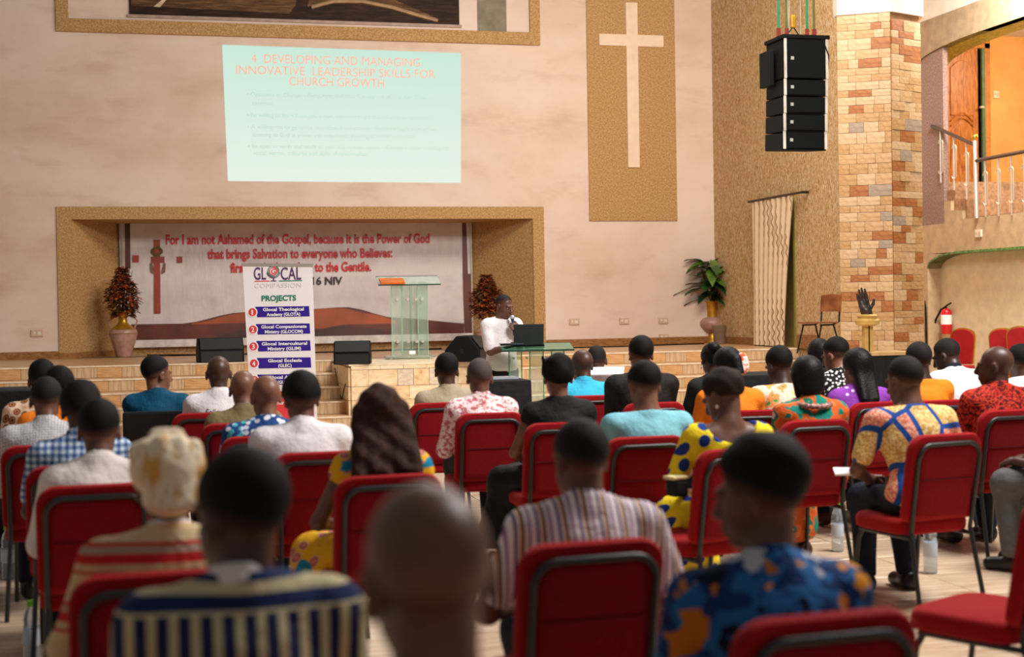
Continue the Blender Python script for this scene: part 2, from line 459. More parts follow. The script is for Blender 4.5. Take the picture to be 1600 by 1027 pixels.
# lower recessed wall, its edge of green mosaic
def mosaic(nm, c1, c2, c3):
    n = N(nm, .4, .5)
    v = n.node('ShaderNodeTexVoronoi', {'Vector': n.co(), 'Scale': 26.0})
    n.color(n.ramp(n.xyz(v.outputs['Color'])[0], [(.1, c1), (.5, c2), (.9, c3)])); return n.m
M_MOS = mosaic('green_mosaic', (50, 96, 44), (84, 132, 62), (120, 150, 60))
M_MOS2 = mosaic('yellow_mosaic', (104, 112, 34), (160, 146, 50), (190, 168, 60))
struct('wall_aisle', MB().bb((GX + .28, gy0, 0), (GX + .6, WY, z_arch)), M_CREAM2)
yl = G(1450, 480)[0]
struct('trim_5', MB().bb((GX, yl, 0), (GX + .3, WY, z_arch)), M_PARAPET)
arc = []
yA, zA = G(1450, 420); yB = G(1492, 400)[0]
for k in range(9):
    a = math.pi / 2 * k / 8
    arc.append((yA - (yA - yB) * (1 - math.cos(a)), zA + (z_arch - .03 - zA) * math.sin(a)))
strip = MB()
for (y1, z1), (y2, z2) in zip(arc, arc[1:]):
    strip.prism([(GX - .01, y1, z1), (GX - .01, y2, z2), (GX - .01, y2, z2 + .035), (GX - .01, y1 + .03, z1 + .02)], (.30, 0, 0))
strip.bb((GX - .01, gy0, z_arch - .03), (GX + .29, yB, z_arch + .015))
struct('trim_6', strip, M_MOS)
sp = [(GX, yA, z_arch)] + [(GX, y, z) for y, z in arc]
struct('trim_7', MB().prism(sp, (.28, 0, 0)), M_PARAPET)
yr0 = G(1447, 480)
struct('baseboard_aisle', MB().bb((GX + .24, gy0, .18), (GX + .28, yl, .3)), mat('red_skirting', (150, 24, 22), .6))
# upper pilaster, beam with rounded corner, yellow mosaic soffit
py1, py0 = G(1442, 200)[0], G(1474, 200)[0]
struct('column_gallery', MB().bb((GX, py0, 3.0), (GX + .10, WY, 9)), mat('mauve_granite', (150, 122, 112), .7, var=.2, scale=30, bump=.4))
zlo, zhi = G(1450, 95)[1], G(1560, 40)[1]
ye = G(1535, 50)[0]; arc2 = []
for k in range(11):
    a = math.pi / 2 * k / 10
    arc2.append((WY - .45 - (WY - .45 - ye) * (1 - math.cos(a)), zlo + (zhi - zlo) * math.sin(a)))
bm_ = [(GX - .04, WY, zlo - .02), (GX - .04, WY - .45, zlo - .02)] + [(GX - .04, y, z) for y, z in arc2] + [(GX - .04, gy0, zhi), (GX - .04, gy0, beamz), (GX - .04, WY, beamz)]
struct('beam_gallery', MB().prism(bm_, (.2, 0, 0)), M_GREY)
mo = MB()
for (y1, z1), (y2, z2) in zip(arc2, arc2[1:]):
    mo.prism([(GX - .03, y1, z1), (GX - .03, y2, z2), (GX - .03, y2, z2 + .03), (GX - .03, y1, z1 + .03)], (.65, 0, 0))
mo.bb((GX - .03, gy0, zhi), (GX + .62, ye, zhi + .03))
struct('trim_8', mo, M_MOS2)
struct('ceiling_gallery', MB().bb((GX + .6, gy0, 7.05), (GX + 4.5, 26.8, 7.25)), M_WHITE)
struct('wall_upper', MB().bb((GX - .02, gy0, beamz), (GX + .4, WY, 9.2)), M_WHITE)
# far gallery wall with the open door
DY = 26.3
def D(px, py): p = on(px, py, 1, DY); return p.x, p.z
M_ORANGE = mat('orange_distemper', (232, 168, 92), .7, var=.06, scale=2)
ox0 = D(1546, 200)[0]; dx0, dx1 = D(1478, 200)[0], D(1529, 200)[0]; zt_ = D(1505, 75)[1]; zb_ = 3.4
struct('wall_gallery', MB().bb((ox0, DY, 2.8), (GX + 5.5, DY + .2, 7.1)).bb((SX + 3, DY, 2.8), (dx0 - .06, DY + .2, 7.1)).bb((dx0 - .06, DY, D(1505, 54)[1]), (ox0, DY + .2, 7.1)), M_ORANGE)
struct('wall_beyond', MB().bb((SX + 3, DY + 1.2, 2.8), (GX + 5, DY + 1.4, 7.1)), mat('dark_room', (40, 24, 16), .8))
M_DOOR = wood_tile('varnished_door', (150, 82, 30), (188, 112, 48), (208, 136, 68), (5, 1, 1))
d2 = struct('door_2', MB().bb((dx0, DY - .02, zb_), (dx1 - .02, DY + .03, zt_)), M_DOOR)
dw = dx1 - dx0
def arch_panel(z0, z1, rise, dip=0):
    a = [(dx0 + .12 * dw, z0)]; b = []
    for k in range(13):
        t = k / 12; x = dx0 + (.12 + .70 * t) * dw
        b.append((x, z1 + rise * math.sin(math.pi * t)))
    lo = [(dx0 + (.12 + .70 * k / 12) * dw, z0 + dip * math.sin(math.pi * k / 12)) for k in range(13)]
    pts = lo + b[::-1]
    return [(x, DY - .02, z) for x, z in pts]
mz = D(1500, 190)[1]
struct('door_panel', MB().prism(arch_panel(mz + .12, zt_ - .42, .16), (0, -.025, 0)), M_DOOR, d2, bevel=.012)
struct('door_panel', MB().prism(arch_panel(zb_ + .2, mz - .22, .2), (0, -.025, 0)), M_DOOR, d2, bevel=.012)
rail = MB()
for q in (0, .1):
    rail.tube([(dx0 + (.12 + .7 * k / 12) * dw, DY - .04, mz - .1 + q + .17 * math.sin(math.pi * k / 12)) for k in range(13)], .02, 6)
struct('door_moulding', rail, M_DOOR, d2)
struct('door_frame', MB().bb((dx0 - .08, DY - .05, zb_), (dx0, DY + .1, zt_ + .05)).bb((dx0 - .08, DY - .05, zt_ + .0), (ox0, DY + .1, zt_ + .1)).bb((ox0 - .12, DY - .05, zb_), (ox0, DY + .1, D(1505, 60)[1])), mat('orange_frame', (206, 130, 56), .5), d2)
gx = D(1531.5, 100)[0]
struct('door_leaf_edge', MB().bb((gx - .035, DY - .12, zb_), (gx + .035, DY - .06, zt_ - .02)), mat('green_edge', (92, 118, 88), .5), d2)
struct('door_fanlight', MB().bb((dx0 + .1, DY + .06, zt_ + .1), (ox0 - .1, DY + .1, D(1505, 58)[1])), mat('blue_glass', (34, 54, 110), .2), d2)
struct('door_handle', MB().box((gx - .06, DY - .14, D(1527, 169)[1]), (.09, .05, .04)), M_STEEL, d2)
# wall switch plates and sockets
M_PLATE = mat('plate_white', (226, 214, 196), .4, var=0)
def socket(px, py, m, label, wid=.19, hgt=.11, axis=1, val=WY, name='wall_socket'):
    p = on(px, py, axis, val)
    if axis == 1:
        t = thing(name, label, 'socket', (p.x, val, p.z))
    else:
        t = thing(name, label, 'socket', (val, p.y, p.z), R(90) if False else -R(90))
    MB().box((0, -.012, 0), (wid, .024, hgt)).build('plate', m, t, bevel=.004)
    MB().box((-wid * .22, -.026, .01), (wid * .2, .008, hgt * .35)).build('switch', M_SOCKET if m is M_PLATE else M_PLATE, t)
    MB().box((wid * .2, -.026, 0), (wid * .3, .006, hgt * .5)).build('outlet', M_SOCKET if m is M_PLATE else M_PLATE, t)
socket(58, 521, M_SOCKET, 'double wall socket low on the plain wall, outside the niche by the flower vase')
socket(150, 518, M_PLATE, 'white wall socket inside the tan niche jamb beside the mauve vase', axis=1, val=WY + .42) if False else None
socket(897, 503, M_SOCKET, 'faint wall socket just past the edge of the tan niche')
socket(975, 502, M_SOCKET, 'wall socket straight below the tall cross panel')
socket(1036, 501, M_SOCKET, 'upper wall socket between the cross panel and the leafy plant')
socket(1037, 527, M_SOCKET, 'lower wall socket just above the baseboard by the leafy plant')
socket(1530, 365, M_PLATE, 'small white switch plate on the gallery parapet', .2, .13, 0, GX, 'switch_plate')
socket(1556, 148, M_PLATE, 'white light switch on the orange gallery wall', .13, .15, 1, DY, 'light_switch')
# ------------------------------------------------------------------ things on and round the stage
def rbox(name, c, d, m, parent=None, r=.01, rot=None):
    return MB().box(c, d, rot).build(name, m, parent, bevel=r)
def wquad(pts, y, m, name, parent, th=.004):
    return MB().prism([(p[0], y, p[1]) for p in pts], (0, th, 0)).build(name, m, parent)
# picture of an open book, high in the frame
bp0, bp1 = W(202, 10)[0], W(717, 20)[0]; bz0, bz1 = W(460, 31)[1], 8.2
book = thing('wall_picture', 'large framed picture of an open old book high on the cream wall', 'picture', ((bp0 + bp1) / 2, WY, bz0))
def bk(p): return [(x - (bp0 + bp1) / 2, z - bz0) for x, z in p]
def bookmat(nm, a, b, c, sc_=(1, 1, 14)):
    n = N(nm, .6, .15); n.color(n.ramp(n.noise(2.5, n.co(sc_), 5, .6), [(.3, a), (.5, b), (.75, c)])); return n.m
wquad(bk([(bp0, bz0), (bp1, bz0), (bp1, bz1), (bp0, bz1)]), -.03, bookmat('picture_ground', (24, 14, 8), (44, 27, 16), (78, 50, 28)), 'picture_ground', book, .03)
MG = bookmat('printed_pages', (50, 32, 18), (92, 64, 38), (140, 104, 68))
def page(pts): return bk([W(x, y) for x, y in pts])
wquad(page([(205, 9), (300, 14), (400, 19), (452, 22), (462, 8), (463, -40), (300, -70), (205, -60)]), -.034, MG, 'printed_page', book)
wquad(page([(480, 12), (500, 6), (560, 4), (640, 18), (684, 30), (620, 2), (560, -50), (490, -40)]), -.034, MG, 'printed_page', book)
wquad(page([(250, 12), (262, -2), (270, -14), (263, -14), (256, -2), (240, 11)]), -.039, mat('page_highlight', (214, 186, 150), .5), 'page_edge', book)
MB().tube([(page([(x, y)])[0][0], -.04, page([(x, y)])[0][1]) for x, y in ((486, 12), (520, 3), (565, 3), (610, 12), (650, 24), (683, 33))], .035, 6).build('page_edge', mat('page_edge_paper', (170, 136, 96), .5), book)
MB().bb((-(bp1 - bp0) / 2 - .04, -.03, -.05), ((bp1 - bp0) / 2 + .04, 0, 0)).build('picture_frame', mat('frame_mauve', (172, 146, 130), .6), book)

# projected slide: light on the wall
sq = [W(347, 70), W(720, 83), W(720, 286), W(356, 283)]
scx, scz = (sq[0][0] + sq[1][0]) / 2, sq[2][1]
slide = thing('projected_slide', 'bright pale green projected slide of church growth text on the cream wall', 'slide', (scx, WY, scz))
nS = N('projector_light', .9, .05)
gy = nS.xyz()[2]
cs = nS.ramp(nS.math('MULTIPLY', gy, .4), [(0, (234, 246, 232)), (.6, (216, 240, 224)), (1, (202, 236, 218))])
nS.color((14, 14, 14)); nS.t.links.new(cs, nS.b.inputs['Emission Color']); nS.b.inputs['Emission Strength'].default_value = .76
MB().prism([(x - scx, -.004, z - scz) for x, z in sq], (0, .003, 0)).build('light_field', nS.m, slide)
M_STITLE = emit('slide_title_light', (214, 142, 124), .70)
M_SBODY = emit('slide_body_light', (150, 178, 166), .70)
def stext(s, x0, x1, y, h, m, al='C', nm='title_lettering', bold=0):
    p0, p1 = W(x0, y), W(x1, y)
    k = W(x0, y - h)[1] - p0[1]
    c = ((p0[0] + p1[0]) / 2 if al == 'C' else p0[0]) - scx
    sl_ = (p1[1] - p0[1]) / (p1[0] - p0[0])
    text(nm, s, (c, -.0045, (p0[1] + p1[1]) / 2 - scz if al == 'C' else p0[1] - scz), p1[0] - p0[0], k, m, slide, align=al, bold=bold)
stext('4  DEVELOPING AND MANAGING', 393, 656, 101, 14, M_STITLE, bold=-.006)
stext('INNOVATIVE  LEADERSHIP SKILLS FOR', 369, 680, 119, 14, M_STITLE, bold=-.006)
stext('CHURCH GROWTH', 452, 600, 135, 14, M_STITLE, bold=-.006)
for s, x0, x1, y in (('\u2022 Openness to Change \u2013 Being Agile and thus Coming out of Comfort Zone to', 386, 676, 153), ('essential', 394, 426, 164), ('\u2022 Be willing to learn from one\u2019s own experience and that of others \u2013 External', 386, 670, 185), ('\u2022 A willingness to generate new ideas from others \u2013 Think through with active', 387, 680, 203), ('listening to God in prayer and empathetic listening to others \u2013 Internal', 395, 646, 215), ('\u2022 Be open to verify and ready to train and re-train others \u2013 Change is about learning the', 388, 702, 233), ('social norms, cultures and skills of relationship', 396, 572, 243)):
    stext(s, x0, x1, y, 6.5, M_SBODY, 'C', 'body_lettering')

# scripture banner hanging in the niche
BYP = NB - .10
def NBp(px, py): p = on(px, py, 1, BYP); return p.x, p.z
b0 = NBp(190, 543); b1 = NBp(738, 530); bz1_ = nz1 + .02
bcx = (b0[0] + b1[0]) / 2; bzl = SZ + .13
ban = thing('scripture_banner', 'wide printed scripture banner with a cross, stretched across the back of the tan niche', 'banner', (bcx, BYP, bzl))
nB = N('banner_vinyl', .3, .5)
fz = nB.noise(1.4, nB.co((1, 1, 1.4)), 4, .6)
cl = nB.ramp(fz, [(.3, (204, 192, 190)), (.55, (222, 212, 210)), (.75, (230, 222, 218))])
fold = nB.noise(3.5, nB.co((1.2, 1, .25), (0, R(28), 0)), 4, .6)
nB.color(cl); nB.bump(fold, .35, .05)
# slightly slack sheet
nxg, nzg = 60, 14; vs = []; fs = []
hb = bz1_ - bzl
for j in range(nzg + 1):
    for i in range(nxg + 1):
        x = b0[0] + (b1[0] - b0[0]) * i / nxg - bcx; z = hb * j / nzg
        y = -.006 * math.sin(x * 3.1 + z * 1.7) * math.sin(math.pi * j / nzg) - .003 * math.sin(x * 9 - z * 5)
        vs.append((x, y, z))
for j in range(nzg):
    for i in range(nxg):
        q = j * (nxg + 1) + i; fs.append((q, q + 1, q + nxg + 2, q + nxg + 1))
MB().add(vs, fs).build('banner_sheet', nB.m, ban, smooth=True)
def bl(pts): return [(x - bcx, z - bzl) for x, z in (NBp(a, b) for a, b in pts)]
def bprint(name, pts, m, dy): return wquad(bl(pts), dy * .5, m, name, ban, .0005)
M_BRN = mat('print_brown', (98, 48, 34), .35, .5, var=.25, scale=1.5)
M_ORG = mat('print_rust', (168, 82, 44), .35, .5, var=.2, scale=1.2)
M_DKB = mat('print_dark_brown', (76, 44, 34), .35, .5, var=.2, scale=1.5)
M_RED = mat('print_red', (206, 34, 38), .4, .4, var=0)
M_INK = mat('print_ink', (44, 34, 44), .4, .4, var=0)
def curve(f, x0, x1, n=26): return [(x0 + (x1 - x0) * k / n, f(x0 + (x1 - x0) * k / n)) for k in range(n + 1)]
def interp(tab):
    def f(x):
        for (xa, ya), (xb, yb) in zip(tab, tab[1:]):
            if x <= xb:
                t = (x - xa) / (xb - xa); t = t * t * (3 - 2 * t); return ya + (yb - ya) * t
        return tab[-1][1]
    return f
low = interp([(190, 541), (450, 535), (736, 527)])
top1 = interp([(205, 507), (280, 506), (380, 488), (470, 484), (540, 480), (620, 497), (740, 506)])
bprint('printed_wave', curve(top1, 205, 725) + curve(low, 205, 725)[::-1], M_BRN, -.03)
top2 = interp([(300, 505), (380, 489), (450, 487), (530, 481), (575, 490), (620, 500)])
bot2 = interp([(300, 507), (380, 505), (450, 512), (505, 514), (540, 507), (620, 506)])
bprint('printed_dune', curve(top2, 300, 618) + curve(bot2, 300, 618)[::-1], M_ORG, -.034)
t3 = interp([(340, 524), (380, 516), (420, 518), (480, 526)])
bprint('printed_shade', curve(t3, 340, 480) + curve(low, 340, 480)[::-1], M_DKB, -.034)
t4 = interp([(490, 516), (530, 509), (570, 512), (600, 515)])
bprint('printed_shade', curve(t4, 490, 600) + curve(low, 490, 600)[::-1], M_DKB, -.036)
bprint('printed_border', [(195, 342), (203, 342), (204, 420), (196, 420)], M_BRN, -.034)
bprint('printed_border', [(722, 345), (728, 345), (731, 428), (738, 428), (738, 527), (726, 527), (723, 430)], M_BRN, -.036)
MB().bb((b0[0] - bcx, -.05, .0), (b1[0] - bcx, -.012, .13)).build('banner_hem', mat('banner_white_hem', (222, 212, 206), .4, bump=.3, bscale=5, bdist=.03), ban)
MB().tube([(bl([(190, 343)])[0][0], -.03, hb), (bl([(190, 343)])[0][0], -.03, 0)], .02, 6).build('banner_pole', M_STEEL, ban)
MB().tube([(bl([(735, 343)])[0][0], -.03, hb), (bl([(735, 343)])[0][0], -.03, 0)], .02, 6).build('banner_pole', M_STEEL, ban)
# the printed cross, wreath of thorns and side marks
M_CRS = mat('print_cross', (162, 66, 40), .35, .5, var=.15)
bprint('printed_cross', [(240, 375), (250, 375), (251, 490), (241, 490)], M_CRS, -.038)
bprint('printed_cross', [(236, 401), (257, 401), (257, 411), (236, 411)], M_CRS, -.0405)
bprint('printed_mark', [(207, 399), (217, 399), (217, 410), (207, 410)], M_CRS, -.036)
bprint('printed_mark', [(276, 401), (285, 401), (285, 411), (276, 411)], M_CRS, -.036)
wr = MB()
for q in range(3):
    ring = []
    for k in range(25):
        a = 2 * math.pi * k / 24
        x, z = bl([(245 + (8.5 - q) * math.cos(a), 393 + (5 + .8 * q) * math.sin(a) + 1.2 * math.sin(5 * a + q * 2))])[0]
        ring.append((x, -.03 - .002 * q, z))
    wr.tube(ring, .012, 5)
wr.build('printed_thorns', mat('print_thorns', (120, 96, 52), .5), ban)
M_DRP = mat('print_drape', (128, 98, 70), .4, var=.2, scale=12)
bprint('printed_drape', [(234, 412), (238, 410), (241, 424), (241, 429), (235, 426)], M_DRP, -.043)
bprint('printed_drape', [(256, 410), (259, 412), (258, 426), (252, 429), (252, 424)], M_DRP, -.043)
def btext(s, x0, x1, y, h, m, bold=.03):
    p0, p1 = NBp(x0, y), NBp(x1, y); k = NBp(x0, y - h)[1] - p0[1]
    text('banner_lettering', s, ((p0[0] + p1[0]) / 2 - bcx, -.02, (p0[1] + p1[1]) / 2 - bzl), p1[0] - p0[0], k, m, ban, bold=bold)
btext('For I am not Ashamed of the Gospel, because it is the Power of God', 259, 671, 380.5, 15, M_RED)
btext('that brings Salvation to everyone who Believes:', 324, 613, 403, 15, M_RED)
btext('first to the Jew, then to the Gentile.', 360, 580, 424.5, 15, M_RED)
btext('Romans 1:16 NIV', 414, 535, 445, 12, M_INK)

# roll-up banner on the floor beside the block
rp = at(437, 560, 16.2); RW, RT = .80, 2.12
roll = thing('rollup_banner', 'white roll-up banner listing numbered projects beside the stage block', 'banner', (rp.x, rp.y, 0), -R(14) + R(4))
rl, rr = at(378, 413, 16.2), at(488, 415, 16.2)
RW = (rr - rl).length; RT = (rl.z + rr.z) / 2
roll.rotation_euler.z = -R(14)
M_RW = mat('banner_white', (250, 246, 248), .5, .3, var=0)
def roll_x(px, py):     # photo position -> banner plane (x, z)
    v = ray(px, py); nrm = FWD; t = (Vector((rp.x, rp.y, 0)) - CAM).dot(nrm) / v.dot(nrm)
    p = CAM + v * t - Vector((rp.x, rp.y, 0)); Rt = Vector((math.cos(YAW), -math.sin(YAW), 0))
    return p.dot(Rt), p.z
a0 = roll_x(378, 413); a1 = roll_x(488, 415)
# plane of the sheet stands square to the camera-side aisle
tl = [roll_x(379, 414), roll_x(488, 415), roll_x(497, 700), roll_x(395, 706)]
MB().prism([(x, 0, z) for x, z in tl], (0, .004, 0)).build('banner_sheet', M_RW, roll)
MB().prism([(tl[0][0] - .01, -.012, tl[0][1] - .012), (tl[1][0] + .01, -.012, tl[1][1] - .012), (tl[1][0] + .01, -.012, tl[1][1] + .02), (tl[0][0] - .01, -.012, tl[0][1] + .02)], (0, .03, 0)).build('top_rail', M_STEEL, roll)
rbox('base_case', ((tl[2][0] + tl[3][0]) / 2, 0, .05), (abs(tl[2][0] - tl[3][0]) + .05, .2, .1), M_STEEL, roll, .02)
MB().tube([((tl[2][0] + tl[3][0]) / 2, .05, .1), ((tl[0][0] + tl[1][0]) / 2, .03, RT)], .012, 6).build('support_pole', M_STEEL, roll)
M_NAVY = mat('print_navy', (52, 24, 148), .5, var=0); M_PURP = mat('print_purple', (98, 60, 110), .5, var=0)
M_GRN = mat('print_green', (22, 128, 104), .5, var=0); M_CORAL = mat('print_coral', (232, 66, 70), .5, var=0)
M_PRW = mat('print_white', (252, 250, 252), .5, var=0); M_FAINT = mat('print_faint', (226, 222, 228), .5, var=0)
def rq(pts, m, nm, dy=-.003): return MB().prism([(x, dy, z) for x, z in (roll_x(*p) for p in pts)], (0, .001, 0)).build(nm, m, roll)
def rtext(s, x0, x1, y, h, m, bold=0, dy=-.006, slope=-.012):
    p0, p1 = roll_x(x0, y), roll_x(x1, y); k = roll_x(x0, y - h)[1] - p0[1]
    o = text('banner_lettering', s, ((p0[0] + p1[0]) / 2, dy, (p0[1] + p1[1]) / 2), p1[0] - p0[0], k, m, roll, bold=bold, depth=.001)
    return o
rtext('GL', 397, 416, 437, 20, M_PURP, .01); rtext('CAL', 439, 471, 437, 20, M_PURP, .01)
def ring(px, py, r0, m, th=.0045, a0=0, a1=360, nm='logo_ring'):
    cx, cz = roll_x(px, py); pts = []
    for k in range(29):
        a = R(a0 + (a1 - a0) * k / 28); pts.append((cx + r0 * math.cos(a), -.006, cz + r0 * math.sin(a)))
    MB().tube(pts, th, 5).build(nm, m, roll)
ring(427.5, 424, .062, M_GRN, .005, 100, 420); ring(427.5, 424, .044, M_CORAL, .005, -60, 290); 
rtext('G', 424, 431.5, 428, 8, M_CORAL, .01)
ring(427.5, 424, .076, M_PURP, .004, 190, 350)
rq([(426.5, 434.5), (428.5, 434.5), (428.5, 439), (426.5, 439)], M_PURP, 'logo_stem'); rq([(423, 438.5), (432, 438.5), (432, 440), (423, 440)], M_PURP, 'logo_foot')
rq([(398, 439), (421, 438.6), (421, 440), (398, 440.4)], M_CORAL, 'logo_line'); rq([(436, 438.5), (472, 438), (472, 439.4), (436, 440)], M_GRN, 'logo_line')
rtext('COMPASSION', 398, 471, 449.5, 7, M_FAINT)
rtext('PROJECTS', 409, 463, 470, 8.5, M_GRN, .03)
rows = [(487, 'Glocal Theological', 'Academy (GLOTA)'), (514, 'Glocal Compassionate', 'Ministry (GLOCOM)'), (540.5, 'Glocal Intercultural', 'Ministry (GLIM)'), (567, 'Glocal Ecclesia', '(GLEC)'), (593, 'Glocal Alliance', '(GLOAL)')]
for k, (yc, l1, l2) in enumerate(rows):
    xo = k * .8
    rq([(399 + xo, yc - 7.5), (483 + xo, yc - 8.5), (484 + xo, yc + 7.5), (402 + xo, yc + 9)], M_NAVY, 'name_bar')
    cx, cz = roll_x(394.5 + xo, yc + 1)
    for rr_, m, dy in ((.058, M_PRW, -.005), (.046, M_CORAL, -.007)):
        MB().prism([(cx + rr_ * math.cos(a), dy, cz + rr_ * math.sin(a)) for a in [2 * math.pi * q / 20 for q in range(20)]], (0, .001, 0)).build('number_disc', m, roll)
    rtext(str(k + 1), (393.4 if k == 0 else 392.2) + xo, (395.6 if k == 0 else 396.8) + xo, yc + 5, 8, M_PRW, .02, -.010)
    n1, n2 = len(l1) * 3.55 / 2, len(l2) * 3.5 / 2
    rtext(l1, 443 + xo - n1, 443 + xo + n1, yc - 1.2, 5, M_PRW, .03); rtext(l2, 443 + xo - n2, 443 + xo + n2, yc + 6.6, 5, M_PRW, .03)
rq([(393, 612), (489, 611), (491, 660), (394, 664)], M_CORAL, 'name_bar')
rtext('Contact us and', 420, 470, 622, 6, M_PRW, .02); rtext('partner with us', 420, 470, 632, 6, M_PRW, .02)

# floor monitors on the stage
def wedge(px, py, w_, d_, h_, rz, label, hyz=SZ):
    p = on(px, py, 2, hyz)
    t = thing('stage_monitor', label, 'speaker', (p.x, p.y + d_ / 2, hyz + .002), rz, 'black wedge monitors on the stage')
    pr = [(-d_ / 2, 0), (d_ / 2, 0), (d_ / 2, h_ * .45), (d_ * .16, h_), (-d_ * .2, h_), (-d_ / 2, h_ * .5)]
    MB().prism([(-w_ / 2, y, z) for y, z in pr], (w_, 0, 0)).build('cabinet', M_BLACK, t, bevel=.02)
    g = mat('grille_mesh', (28, 30, 29), .6, var=.3, scale=200)
    gr = [(-w_ * .46, -d_ * .235 - .01, h_ * .965), (w_ * .46, -d_ * .235 - .01, h_ * .965), (w_ * .46, -d_ * .49 - .01, h_ * .53), (-w_ * .46, -d_ * .49 - .01, h_ * .53)]
    MB().prism(gr, (0, -.012, .006)).build('grille', g, t)
    MB().box((0, -d_ / 2 - .004, h_ * .24), (w_ * .9, .012, h_ * .42)).build('grille', g, t)
    for s in (-1, 1):
        c = MB().lathe([(.035, -.004), (.035, .004), (.02, .006)], 12).build('side_handle', mat('handle_dark', (6, 6, 6), .6), t); c.rotation_euler = (0, R(90), 0); c.location = (s * (w_ / 2 + .002), 0, h_ * .42)
    return t
wedge(345, 567, .66, .45, .36, R(4), 'black wedge monitor behind the roll-up banner near the mauve vase')
wedge(554, 570, .50, .34, .32, R(-12), 'black box monitor on the corner of the stone-clad block')
wedge(736, 566, .52, .5, .36, R(62), 'black wedge monitor turned sideways behind the standing speaker')

# acrylic pulpit on the block
def glass(nm, c, rough=.03):
    n = N(nm, rough, .5); n.b.inputs['Transmission Weight'].default_value = .80; n.b.inputs['IOR'].default_value = 1.15
    n.b.inputs['Base Color'].default_value = lin(c); return n.m
M_ACR = glass('acrylic_green', (228, 240, 230)); M_ACRD = glass('acrylic_edge_green', (204, 228, 212))
M_CLEAR = glass('clear_plastic', (232, 240, 244))
M_EDGE = mat('acrylic_rim', (150, 206, 168), .2, .6, var=0)
def pulpit(name, label, px, py, z0, hh, ww, rz, d=None, tilt=0.0, base=True):
    p = on(px, py, 2, z0) if d is None else at(px, py, d)
    t = thing(name, label, 'lectern', (p.x, p.y, z0 + .002), rz)
    if base:
        rbox('base_plate', (0, 0, .035), (ww * 1.0, .5, .02), M_ACRD, t, .004)
        for sx in (-.4, .4):
            for sy in (-.18, .18):
                MB().lathe([(.02, 0), (.024, .012), (.014, .026)], 10, (sx * ww, sy, 0)).build('foot', M_STEEL, t)
    for k, (x, wd, yy, m) in enumerate(((-.27, .20, -.12, M_ACR), (-.05, .17, .02, M_ACR), (.12, .13, -.02, M_ACR), (.27, .20, -.12, M_ACRD))):
        MB().box((x * ww, yy, .05 + (hh - .12) / 2), (wd * ww, .018, hh - .12)).build('upright_panel', m, t)
        e = MB()
        for s in (-1, 1): e.box((x * ww + s * wd * ww / 2, yy - .002, .05 + (hh - .12) / 2), (.008, .022, hh - .12))
        e.build('panel_edge', M_EDGE, t)
    for x in (-.26, -.04, .13, .25):
        for z in (.26, hh - .32):
            c = MB().lathe([(.0, -.03), (.022, -.03), (.026, 0), (.022, .03), (.0, .03)], 12).build('standoff_bolt', M_STEEL, t); c.rotation_euler = (R(90), 0, 0); c.location = (x * ww, -.15, z)
    rot = Matrix.Rotation(R(18) + tilt, 3, 'X')
    MB().box((.0, 0, hh - .04), (ww * 1.28, .42, .016), rot).build('reading_top', M_ACR, t)
    e = MB(); 
    for s in (-1, 1): e.box(Vector((0, 0, hh - .04)) + rot @ Vector((0, s * .21, 0)), (ww * 1.28, .012, .018), rot)
    e.build('top_edge', mat('acrylic_dark_edge', (44, 70, 58), .3), t)
    return t
pul = pulpit('acrylic_pulpit', 'clear green acrylic pulpit standing on the stone-clad block', 640, 561, SZ, 1.2, .72, R(-4))
rbox('name_tag', (.02, -.22, .1), (.09, .004, .05), M_PRW, pul, .001)
fo = on(617, 440, 1, pul.location.y - .18)
fol = rbox('orange_folder', (0, 0, 0), (.36, .22, .03), mat('orange_card', (214, 110, 40), .5), None, .004)
fol.location = (pul.location.x - .27, pul.location.y - .16, SZ + 1.155); fol.rotation_euler = (R(18), 0, 0)
tag(fol, 'flat orange folder lying on the ledge of the stage pulpit', 'folder')

# cables across the stage
def cable(pts, label, r=.012, name='stage_cable'):
    sm = []
    for i in range(len(pts) - 1):
        for k in range(6):
            t = k / 6; sm.append(Vector(pts[i]).lerp(Vector(pts[i + 1]), t))
    sm.append(Vector(pts[-1]))
    for _ in range(3):
        sm = [sm[0]] + [(sm[i - 1] + sm[i] * 2 + sm[i + 1]) / 4 for i in range(1, len(sm) - 1)] + [sm[-1]]
    o = MB().tube(sm, r, 6).build(name, M_BLACK, None, smooth=True)
    return tag(o, label, 'cable')
def SP(px, py, z=SZ): p = on(px, py, 2, z); return (p.x, p.y, z + .012)
cable([SP(230, 556), SP(300, 556), SP(375, 554.5), SP(500, 552), SP(600, 548.5), SP(690, 546)], 'long black cable along the stage floor under the scripture banner')
cable([SP(880, 545), SP(930, 543.5), SP(985, 542), SP(1040, 540), SP(1100, 538)], 'black cable on the stage by the baseboard below the wall sockets')
ycab = BX0 - .045
def BF(px, py): p = on(px, py, 0, ycab); return (ycab, p.y, p.z)
cable([BF(523, 575), BF(526, 590), BF(530, 612), BF(534, 626), BF(537, 610), BF(540, 600)], 'thin black cable dangling down the end of the stone block', .006)
